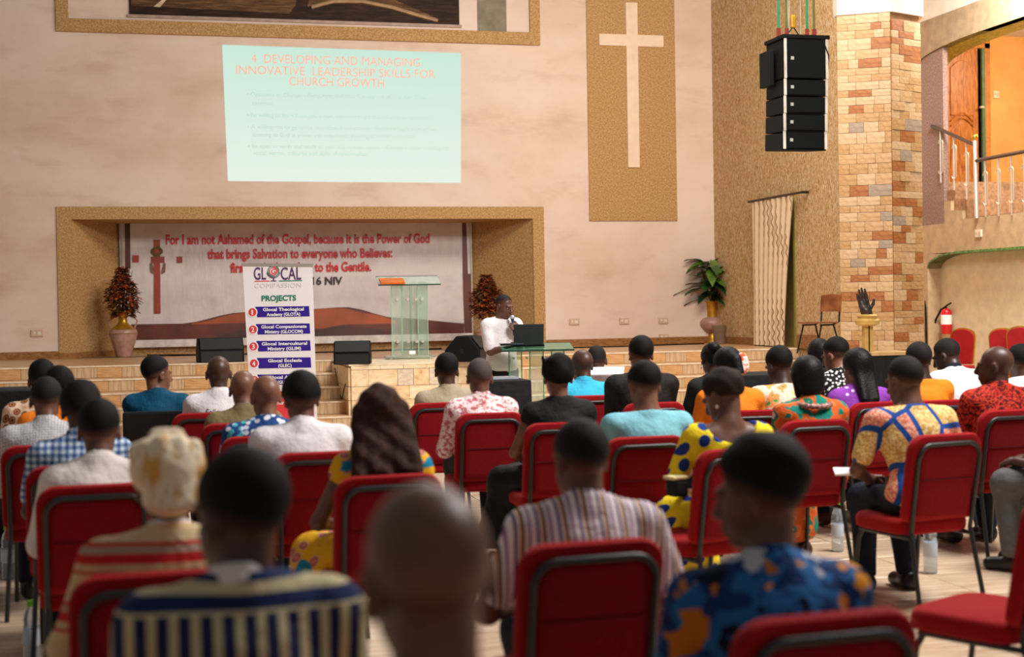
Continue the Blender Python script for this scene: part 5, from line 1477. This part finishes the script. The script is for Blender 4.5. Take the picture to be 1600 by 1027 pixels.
def holding_paper(root, J):
    w_ = (J['wr'][-1] + J['wr'][1]) / 2 + V3(0, .14, .02)
    root['_p'] = 0
    p = Matrix.Rotation(root.rotation_euler.z, 4, 'Z') @ Vector(w_) + root.location
    o = MB().box((0, 0, 0), (.21, .29, .006), Matrix.Rotation(R(12), 3, 'X')).build('paper_booklet', M_PRW)
    o.location = p; o.rotation_euler.z = root.rotation_euler.z; del root['_p']; return o

def script_back(root, J):
    from mathutils.bvhtree import BVHTree
    sh_ = [c for c in root.children if c.name.startswith('shirt')][0]
    bv = BVHTree.FromPolygons([v.co.copy() for v in sh_.data.vertices], [tuple(p.vertices) for p in sh_.data.polygons])
    o = text('shirt_lettering', 'Follower', (0, 0, 0), .17, .038, mat('script_ink', (60, 58, 70), .6, var=0), root)
    zc = J['Nk'][2] - .112
    for v in o.data.vertices:
        x, z = -.02 + v.co.x + v.co.z * .3, zc + v.co.z
        h = bv.ray_cast(Vector((x, -1, z)), Vector((0, 1, 0)))[0]
        v.co = Vector((x, (h.y if h else -.15) - .003, z))
# ---- left block
p = P('seated person in a cream and brown paisley shirt behind the far left row', 66, 565, d=9.5, shirt='paisley', hair='short', sk=0, lean=14, hpitch=-14, offx=0)
chair_under(p, cl_('holding the person in the paisley shirt'))
p = P('seated person in bright orange next to the paisley shirt', 93, 575, d=8.9, shirt='orange', hair='short', sk=0, lean=12, hpitch=-10)
chair_under(p, cl_('holding the person in orange by the paisley shirt'))
P('seated man in a grey speckled long-sleeved shirt, hair clipped short', 72, 590, chair=c21, shirt='dotgrey', sleeve='long', hair='crop', sk=1, lean=14, hpitch=-14, collar='dotgrey')
p = P('seated man in a blue gingham shirt with thick black hair', 126, 601, d=7.0, shirt='gingham', sleeve='short', hair='thick', sk=0, lean=14, hpitch=-16, collar='gingham')
chair_under(p, cl_('holding the man in the blue gingham shirt'))
P('seated man in a plain white collared shirt with a neat fade haircut', 154, 628, chair=c2, shirt='white2', sleeve='long', hair='short', sk=1, lean=15, hpitch=-12, collar='white2')
p = P('seated man in a teal suit jacket turning his head to the stage block', 243, 558, d=10.5, shirt='teal', sleeve='long', hair='short', sk=2, hyaw=-50, lean=4, hpitch=-4, collar='teal', pose='fold', yaw=-6)
# his black chair
ts = p
P('seated bald man in a white polo shirt with faint script on the back', 341, 556, chair=c18, shirt='white', hair='none', sk=0, lean=8, hpitch=-6, collar='white', extra=script_back)
P('seated bald man in an olive jacket behind the white polo', 379, 581, chair=c19, shirt='olive', sleeve='long', hair='none', sk=2, lean=14, hpitch=-12, collar='olive')
P('seated bald man in a navy shirt with white and turquoise flowers', 414, 586, chair=c20, shirt='bluefloral', hair='none', sk=2, lean=12, hpitch=-8, hyaw=14)
P('seated man in a white polo shirt with a black wedge of hair', 468, 586, chair=c11, shirt='white', hair='thick', sk=1, lean=14, hpitch=-14, hyaw=12, collar='white', wide=1.08, sw=.205)
P('seated woman with long brown curls in a yellow wax-print dress', 592, 608, chair=c3, shirt='yellowblue', bottom='yellowblue', sleeve='none', hair='curls', sk=1, lean=10, hpitch=-10, fem=True, skirt=True, legyaw=30, pose='flare')
P('seated woman in a cream headwrap and red striped top', 262, 726, chair=c22, shirt='redstripe', bottom='bluebright', sleeve='long', hair='none', hat=headwrap, sk=1, lean=10, hpitch=-6, fem=True, skirt=True, sw=.20, wide=1.15, collar='white2', pose='flare')
p = P('seated man in a navy and cream striped shirt, seen close from behind', 374, 709, d=3.0, shirt='navystripe', hair='short', sk=0, lean=8, hpitch=-6, hyaw=36, collar='white2', res=.008, wide=1.05, sw=.20)
chair_under(p, cl_('holding the man in navy and cream stripes'))
p = P('seated bald man in a dark brown shirt, closest to the camera', 658, 752, d=1.86, shirt='darkbrown', hair='none', sk=1, lean=6, hpitch=-4, hyaw=8, hroll=-4, res=.008, tors=(.44, .66))
chair_under(p, cl_('holding the bald man closest to the camera'))
# ---- middle block
P('seated man in a khaki shirt with short dark hair', 697, 554, chair=c10, shirt='khaki', hair='short', sk=0, lean=8, hpitch=-8, collar='khaki')
P('seated man in a pink and white floral shirt with greying hair', 748, 561, chair=c5, shirt='pinkfloral', sleeve='long', hair='grey', sk=1, lean=9, hpitch=-12, collar='pinkfloral', bottom='charcoal')
P('seated woman in a sleeveless black top and long black skirt', 871, 557, chair=c6, shirt='black', bottom='blackskirt', sleeve='none', hair='updo', sk=2, lean=4, hpitch=-6, fem=True, skirt=True, legyaw=32, pose='flare', sw=.18)
P('seated bald man in a cyan shirt', 908, 546, chair=c15, shirt='cyan', sleeve='long', hair='none', sk=0, lean=12, hpitch=-10, hyaw=12, collar='cyan')
p = P('seated bald man in white beyond the cyan shirt, holding white papers', 932, 541, d=12.6, shirt='white', sleeve='long', hair='crop', sk=0, lean=12, hpitch=-12, hyaw=-20, extra=None)
chair_under(p, cl_('holding the man in white beyond the cyan shirt'))
P('seated man in a black suit with a thick neck', 1001, 527, chair=c16, shirt='blacksuit', sleeve='long', hair='short', sk=2, lean=6, hpitch=-4, wide=1.12, sw=.215, tors=(.45, .68))
P('seated man in a light blue T-shirt looking down', 1003, 568, chair=c4, shirt='lightblue', hair='short', sk=2, lean=10, hpitch=-16, hyaw=10, collar='none', wide=1.05, sw=.20)
P('seated man in a lilac and tan striped shirt, hair clipped close', 905, 656, chair=c1, shirt='pinkstripe', hair='crop', sk=1, lean=10, hpitch=-8, hyaw=14, collar='pinkstripe', pose='flare', res=.0085, wide=1.08, sw=.205)
# ---- right block
P('seated woman in a yellow dress with blue polka dots, head bowed', 1116, 581, chair=c9, shirt='polka', bottom='polka', sleeve='short', hair='puff', sk=1, lean=9, hpitch=-30, hyaw=34, pose='flare', legyaw=14, fem=True, skirt=True, scoop=True, sw=.185, wide=1.1, extra=earring(-1))
p = P('seated woman with sleek black hair and a white earring by the stage steps', 1112, 537, d=11.4, shirt='black', sleeve='long', hair='bun', sk=0, lean=8, hpitch=-8, fem=True, extra=earring(-1))
chair_under(p, cl_('holding the woman with the white earring'))
P('seated woman in bright orange with a striped scarf round a black ponytail', 1134, 544, chair=c17, shirt='orange', sleeve='short', hair='tail', hat=headband, sk=0, lean=10, hpitch=-14, hyaw=8, fem=True, sw=.18)
p = P('seated man in a pastel floral shirt with his head lowered', 1213, 544, d=10.2, shirt='pastel', sleeve='short', hair='short', sk=3, lean=12, hpitch=-18, hyaw=14, collar='none')
chair_under(p, cl_('holding the man in the pastel floral shirt'))
P('seated woman in a green and orange print dress with a bead necklace', 1258, 559, chair=c8, shirt='greenorange', bottom='greenorange', sleeve='short', hair='bob', sk=0, lean=10, hpitch=-16, fem=True, skirt=True, sw=.185, wide=1.08, extra=necklace)
p = P('seated woman with black hair half hidden beside the black and white print', 1279, 531, d=12.0, shirt='black', sleeve='long', hair='bob', sk=0, lean=8, hpitch=-10, fem=True)
chair_under(p, cl_('holding the woman half hidden by the black and white print'))
p = P('seated person in a black and white dotted print looking down', 1301, 530, d=11.2, shirt='bwdots', sleeve='short', hair='short', sk=2, lean=12, hpitch=-18, hyaw=30, fem=True)
chair_under(p, cl_('holding the person in the black and white dots'))
P('seated woman in shiny purple with long straight black hair', 1338, 546, chair=c12, shirt='purple', sleeve='short', hair='long', sk=1, lean=8, hpitch=-8, hyaw=14, fem=True, sw=.185, wide=1.08)
P('seated man in a blue, gold and coral geometric wax-print shirt', 1410, 558, chair=c7, shirt='geo', sleeve='short', hair='crop', sk=1, lean=12, hpitch=-14, hyaw=18, bottom='navy', pose='flare', wide=1.12, sw=.21, collar='none')
p = P('seated man in a plain orange shirt by the draped plinth', 1434, 535, d=10.2, shirt='orange', hair='crop', sk=3, lean=10, hpitch=-8, hyaw=6, collar='none')
chair_under(p, cl_('holding the man in plain orange by the plinth'))
p = P('seated man in a white shirt with a navy collar, head bent low', 1472, 531, d=11.2, shirt='white', hair='crop', sk=3, lean=22, hpitch=-24, hyaw=25, collar='navy', yaw=10)
chair_under(p, cl_('holding the man with the navy collar'))
P('seated bald man in a dark red print shirt turning to the stage', 1558, 541, chair=c13, shirt='redblack', hair='none', sk=0, lean=6, hpitch=-2, hyaw=48, collar='redblack', wide=1.1, sw=.205)
p = P('seated person in white at the edge behind the dark red print', 1592, 549, d=11.0, shirt='white', hair='short', sk=0, lean=8, hpitch=-10)
chair_under(p, cl_('holding the person in white at the end of the row'))
P('seated man in a blue shirt with orange and grey flowers, round black hair', 1186, 694, chair=c23, shirt='bluewax', hair='afro', sk=1, lean=10, hpitch=-8, hyaw=42, neck=.025, collar='bluewax', res=.008, wide=1.08, sw=.205)
p = P('seated person in grey trousers at the very edge, only one leg showing', 1668, 640, d=8.4, shirt='black', hair='short', sk=0, lean=8, bottom='greytr', yaw=38)
chair_under(p, cl_('holding the person in grey trousers'))
# loose chairs
chair(1658, 772, 28, label=cl_('standing empty and turned sideways by the row end'))

# black chair of the man in the teal suit
bc = thing('black_chair', 'black leather-backed chair holding the man in the teal suit', 'chair', (ts.location.x, ts.location.y, 0), ts.rotation_euler.z)
M_LEATH = mat('black_leather', (18, 20, 19), .4, .5, var=.1)
rbox('backrest', (0, -.21, .70), (.44, .06, .44), M_LEATH, bc, .02)
rbox('seat', (0, .03, .445), (.46, .46, .08), M_LEATH, bc, .02)
for s in (-1, 1):
    for q in (-1, 1): MB().tube([(s * .2, .03 + q * .2, .41), (s * .22, .03 + q * .24, 0)], .013, 6).build('leg', M_TUBE, bc)

# ------------------------------------------------------------------ the speaker at his lectern
def speaker():
    th = R(200)
    d = 15.2
    H = 1.76
    T = at(789, 461, d)
    s_ = 1.0
    Pz = .96
    P0 = V3(0, 0, Pz); Nk = V3(0, .02, 1.49); Hc = V3(0, .075, 1.635)
    Rh = np.array(Matrix.Rotation(R(12), 3, 'Z') @ Matrix.Rotation(R(-14), 3, 'X'))
    top = Hc + Rh @ V3(0, -.02, .125)
    c, s0 = math.cos(th), math.sin(th)
    root = thing('person', 'standing man in a white T-shirt and black trousers speaking into a microphone', 'person', (T.x - (top[0] * c - top[1] * s0), T.y - (top[0] * s0 + top[1] * c), 0), th)
    dz = T.z - top[2]
    Nk = Nk + V3(0, 0, dz); Hc = Hc + V3(0, 0, dz)
    sw = .19
    sh = {s: Nk + V3(s * sw, 0, -.055) for s in (-1, 1)}
    # his right hand (+x side is his right because he faces us): reaches forward over the lectern; left hand holds the microphone
    e1, w1 = ik(sh[1], V3(.06, .31, 1.21), .29, .26, V3(.6, -.6, -.8)); e2, w2 = ik(sh[-1], V3(-.045, .215, 1.36), .29, .26, V3(-.8, -.1, -.8))
    el, wr = {1: e1, -1: e2}, {1: w1, -1: w2}
    def hp(*a): return Hc + Rh @ V3(*a)
    def torso(o): return [E(V3(0, 0, Pz), V3(.165, .115, .13) + o, k=.05), E(V3(0, .01, 1.14), V3(.152, .115, .17) + o, k=.06), E(V3(0, .005, 1.31), V3(.172, .112, .18) + o, k=.06), K(sh[-1] + V3(.03, 0, 0), sh[1] - V3(.03, 0, 0), .058 + o, k=.06), K(Nk, sh[-1] + V3(.045, 0, 0), .046 + o, .05 + o, k=.04), K(Nk, sh[1] - V3(.045, 0, 0), .046 + o, .05 + o, k=.04)]
    B = torso(0) + [K(Nk - V3(0, 0, .05), hp(0, -.03, -.045), .06, .056, k=.03)]
    B += [E(hp(0, -.018, .035), V3(.0755, .097, .088), Rh, k=.02), E(hp(0, .024, -.038), V3(.060, .073, .076), Rh, k=.03), E(hp(0, .066, -.094), V3(.028, .022, .020), Rh, k=.03),
          K(hp(-.036, .086, .022), hp(.036, .086, .022), .012, k=.015), K(hp(0, .094, .010), hp(0, .116, -.030), .009, .015, k=.012), E(hp(0, .104, -.036), V3(.023, .013, .010), Rh, k=.008),
          E(hp(-.032, .098, .000), V3(.017, .013, .011), Rh, k=.010, op='s'), E(hp(.032, .098, .000), V3(.017, .013, .011), Rh, k=.010, op='s'),
          K(hp(-.021, .092, -.060), hp(.021, .092, -.060), .0085, k=.005), K(hp(-.018, .090, -.073), hp(.018, .090, -.073), .010, k=.005)]
    for s in (-1, 1):
        Me = Rh @ np.array(Matrix.Rotation(R(-18 * s), 3, 'Z') @ Matrix.Rotation(R(-10), 3, 'X'))
        B += [E(hp(s * .080, -.012, -.006), V3(.011, .021, .034), Me, k=.010), E(hp(s * .088, -.004, -.004), V3(.008, .010, .018), Me, k=.006, op='s')]
        B += [K(sh[s], el[s], .050, .040, k=.03), K(el[s], wr[s], .041, .028, k=.02)]
    fd = nz(wr[1] - el[1]); ac = V3(-1, .3, .3); ac = nz(ac - fd * (ac @ fd)); nr = np.cross(fd, ac); nr = nr if nr[2] < 0 else -nr
    B += hand(wr[1] + fd * .02, fd, ac, nr, 1, curl=.35)
    # hand closed round the microphone
    mic0, mic1 = hp(0, .135, -.075), hp(0, .135, -.075) + V3(.02, .06, -.20)
    md = nz(mic1 - mic0); gp = mic0 + md * .115
    fd2 = nz(V3(.9, .45, .05) - md * (V3(.9, .45, .05) @ md)); nr2 = nz(np.cross(md, fd2)); nr2 = nr2 if nr2 @ (gp - wr[-1]) > -9 else -nr2
    w2b = gp - fd2 * .075 - nr2 * .022
    B += [K(el[-1], w2b, .041, .027, k=.02)]
    B += hand(w2b, fd2, -md, nr2, -1, curl=1.25)
    hipx = .095
    for s in (-1, 1):
        B += [K(V3(s * hipx, 0, Pz - .04), V3(s * .10, .015, .52), .088, .058, k=.05), K(V3(s * .10, .015, .52), V3(s * .11, -.01, .1), .056, .038, k=.03), K(V3(s * .11, -.03, .05), V3(s * .125, .14, .03), .034, .026, k=.02)]
    V, Q = solid(B, .006); mesh_of('body', V, Q, SK[1], root)
    S_ = torso(.018) + [E(V3(0, .0, 1.0), V3(.185, .138, .14), k=.05), K(Nk - V3(0, 0, .03), Nk + V3(0, .01, .02), .078, .072, k=.02)]
    for s in (-1, 1): S_.append(K(sh[s], sh[s] + (el[s] - sh[s]) * .80, .070, .068, k=.04))
    V, Q = solid(S_, .009, [(Nk + V3(0, 0, .03), nz(V3(0, .25, 1))), (V3(0, 0, .935), V3(0, 0, -1))], wob=.006, wf=(9, 7, 13)); mesh_of('shirt', V, Q, WHITE, root)
    Tr = [E(V3(0, 0, Pz), V3(.175, .125, .13), k=.05)]
    for s in (-1, 1): Tr += [K(V3(s * hipx, 0, Pz - .05), V3(s * .10, .015, .52), .102, .076, k=.04), K(V3(s * .10, .015, .52), V3(s * .11, -.01, .08), .076, .066, k=.03)]
    V, Q = solid(Tr, .012, [(V3(0, 0, .07), V3(0, 0, -1)), (V3(0, 0, 1.02), V3(0, 0, 1))], wob=.003); mesh_of('trousers', V, Q, CL['blacksuit'], root)
    bt_ = MB().lathe([(.185, -.02), (.19, -.018), (.19, .018), (.185, .02)], 24).build('belt', M_BLACK, root); bt_.location = (0, 0, .945); bt_.scale = (.97, .72, 1)
    MB().box((.0, .138, .945), (.045, .012, .034)).build('buckle', M_STEEL, root)
    for s in (-1, 1):
        V, Q = solid([E(V3(s * .12, .05, .042), V3(.047, .14, .036), k=.03), E(V3(s * .11, -.02, .065), V3(.045, .062, .055), k=.03)], .011, [(V3(0, 0, .006), V3(0, 0, -1))]); mesh_of('shoe', V, Q, M_SHOE, root)
    Hh = [E(hp(0, -.019, .037), V3(.080, .1015, .0925), Rh)] + [E(hp(s * .085, .004, -.012), V3(.024, .030, .036), Rh, k=.006, op='s') for s in (-1, 1)]
    V, Q = solid(Hh, .007, [(hp(0, -.10, -.04), Rh @ nz(V3(0, .62, -1))), (hp(0, .060, .088), Rh @ nz(V3(0, 1, -.45)))]); faded(mesh_of('hair', V, Q, fade_hair('crop', 1), root), V, hp(0, -.10, -.04), -(Rh @ nz(V3(0, .62, -1))))
    for s in (-1, 1):
        V, Q = solid([E(hp(s * .032, .0795, -.001), V3(.0100, .0100, .0075))], .003); e = mesh_of('eye', V, Q, M_EYE, root)
        V, Q = solid([E(hp(s * .030, .0895, -.004), V3(.0070, .0045, .0065), Rh)], .0025); mesh_of('iris', V, Q, M_IRIS, e)
        V, Q = solid([K(hp(s * .018, .0955, .024), hp(s * .046, .085, .026), .0045)], .004); mesh_of('eyebrow', V, Q, H_BLACK, root)
    Rm = Matrix.Rotation(th, 4, 'Z'); off = root.location
    mic = thing('microphone', 'handheld microphone with a silver head held at the standing speaker\u2019s mouth', 'microphone', off + Rm @ Vector(mic0), th)
    md_ = Vector(md)
    MB().tube([md_ * .03, md_ * .06, md_ * .20, md_ * .21], [.019, .015, .011, .009], 12).build('handle', mat('mic_navy', (34, 32, 84), .35), mic, smooth=True)
    V, Q = solid([E(V3(0, 0, 0) + md * .012, V3(.026, .026, .028))], .005); mesh_of('head_grille', V, Q, mat('mic_silver', (206, 206, 212), .4, metal=.6, bump=.5, bscale=400), mic)
    return root
spk = speaker()
# lectern before him, with his laptop
M_TOP = glass('acrylic_top', (120, 190, 160))
lp = at(838, 545, 14.7)
lec = thing('acrylic_lectern', 'green-edged acrylic lectern on the floor carrying a black laptop', 'lectern', (lp.x, lp.y, 0), R(-10))
ztop = at(838, 541, 14.7).z
MB().box((0, 0, ztop - .01), (.74, .46, .018), Matrix.Rotation(R(7), 3, 'X')).build('reading_top', M_TOP, lec)
e = MB().box((0, -.232, ztop - .038), (.74, .01, .016)); e.box((0, .228, ztop + .018), (.74, .01, .02))
e.build('top_edge', mat('acrylic_dark_edge', (44, 70, 58), .3), lec)
for x, wd in ((-.22, .13), (.0, .14), (.22, .13)):
    MB().box((x, 0, ztop / 2 - .01), (wd, .018, ztop - .06)).build('upright_panel', M_ACR, lec)
    g2 = MB()
    for s in (-1, 1): g2.box((x + s * wd / 2, -.002, ztop / 2 - .01), (.010, .024, ztop - .06))
    g2.build('panel_edge', mat('acrylic_edge_deep', (70, 160, 116), .25, .6, var=0), lec)
for x in (-.24, -.1, .1, .24):
    c = MB().lathe([(.0, -.02), (.014, -.02), (.014, .02), (.0, .02)], 10).build('standoff_bolt', M_STEEL, lec); c.rotation_euler = (R(90), 0, 0); c.location = (x, -.02, ztop - .12)
for zz in (.42, .2): MB().box((.0, .03, zz), (.5, .012, .03)).build('cross_bar', M_EDGE, lec)
rbox('base_plate', (0, 0, .02), (.62, .42, .024), M_ACRD, lec, .005)
lpp = at(826, 541, 14.68)
lap = thing('laptop', 'black laptop open on the acrylic lectern, its lid towards the audience', 'laptop', (lpp.x, lpp.y, ztop + .008), R(-8))
rbox('keyboard_base', (0, .10, .012), (.33, .22, .018), M_BLACK, lap, .004, Matrix.Rotation(R(7), 3, 'X'))
rbox('screen_lid', (0, -.03, .115), (.31, .012, .215), mat('lid_black', (40, 44, 42), .45, var=.1), lap, .004, Matrix.Rotation(R(8), 3, 'X'))
dk = at(800, 551, 14.62)
fo2 = thing('dark_folder', 'dark folder lying on the lectern beside the laptop', 'folder', (dk.x, dk.y, ztop + .012), R(10))
rbox('cover', (0, 0, .012), (.15, .26, .02), mat('folder_navy', (22, 36, 50), .5), fo2, .004, Matrix.Rotation(R(-2), 3, 'X'))
# black-clothed tables
t1 = cloth_box('draped_table', 'small black-clothed table in front of the standing speaker', 783, 640, 13.4, (.46, .5, .94), R(0))
MB().bb((-.2, -.1, .945), (.15, .12, .965)).build('clear_tray', mat('tray_clear', (170, 176, 184), .15, .6, var=0), t1)
cloth_box('draped_table', 'black-clothed table between the ponytail and the pastel floral shirt', 1183, 640, 12.8, (.62, .6, .99), R(0))
cloth_box('draped_table', 'black-clothed table at the left end beside the paisley shirt', -8, 660, 10.2, (.84, .6, 1.10), R(0))
# papers in hands
for rt_, px, py, dd, lab, sz_ in ((None, 948, 580, 12.35, 'white sheaf of papers held up by the man in white beyond the cyan shirt', (.30, .22)), (None, 1322, 737, 7.75, 'white booklet on the knees of the man in the geometric wax print', (.13, .10))):
    q = at(px, py, dd)
    o = rbox('paper_sheaf', (0, 0, 0), (sz_[0], sz_[1], .012), M_PRW, None, .002, Matrix.Rotation(R(14), 3, 'X')); o.location = q; o.rotation_euler.z = R(-20)
    tag(o, lab, 'paper')
q = at(1058, 762, 7.1)
bag = thing('small_bag', 'small black bag with a white and yellow flap on the lap of the polka-dot dress', 'bag', q, R(20))
rbox('pouch', (0, 0, 0), (.09, .08, .09), M_BLACKCLOTH, bag, .02); rbox('flap', (-.01, 0, .052), (.10, .085, .02), mat('flap_print', (236, 214, 150), .6, var=.2, scale=18), bag, .01)
# water bottles
M_WATER = glass('bottle_water', (214, 228, 240), .05)
M_CAPG = mat('cap_green', (120, 190, 50), .4, var=0); M_CAPB = mat('cap_blue', (60, 120, 200), .4, var=0); M_LBL = mat('bottle_label', (196, 210, 224), .4, var=.1)
def bottle(px, py, label, capm, z0=0.0, s=1.0):
    p = on(px, py, 2, z0)
    t = thing('water_bottle', label, 'bottle', (p.x, p.y, z0 + .002), 0, 'water bottles on the floor')
    MB().lathe([(r * s, z * s) for r, z in ((.030, 0), (.034, .008), (.034, .07), (.032, .085), (.034, .10), (.034, .16), (.030, .18), (.034, .19), (.026, .225), (.014, .245), (.014, .265))], 18).build('bottle', M_WATER, t, smooth=True)
    MB().lathe([(.0345 * s, .085 * s), (.0352 * s, .09 * s), (.0352 * s, .15 * s), (.0345 * s, .155 * s)], 18).build('paper_label', M_LBL, t, smooth=True)
    MB().lathe([(.0165 * s, .25 * s), (.017 * s, .252 * s), (.017 * s, .274 * s), (.012 * s, .276 * s)], 14).build('cap', capm, t)
bottle(1309, 862, 'clear water bottle with a green cap standing alone in the open aisle floor', M_CAPG, s=1.15)
bottle(1454, 896, 'clear water bottle under the chair of the geometric wax-print shirt', M_CAPB, s=1.2)
bottle(1062, 900, 'clear water bottle between the lilac striped shirt and the polka-dot dress', M_CAPB, s=1.15)
bottle(1152, 895, 'clear water bottle behind the head of the blue flower-print shirt', M_CAPB, s=1.15)
bottle(13, 905, 'green-capped water bottle by the row end near the gingham shirt', M_CAPG, s=1.2)
bottle(50, 1040, 'green-capped water bottle on the floor by the striped top', M_CAPG, s=1.1)
# carved hand on the gold cuff
hb_ = V3(0, 0, .46); pr = []
u = nz(V3(-.30, 0, 1))
pr += hand(hb_ + u * .03, u, nz(V3(1, 0, .3)), V3(0, -1, 0), 1, curl=.05, s=1.95, k=.012)
pr += [K(hb_ - u * .05, hb_ + u * .06, .075, .07, k=.03)]
V, Q = solid(pr, .0075); mesh_of('carved_hand', V, Q, mat('ebony', (52, 38, 32), .35, .5, var=.4, scale=20, bump=.5, bscale=40), hd)
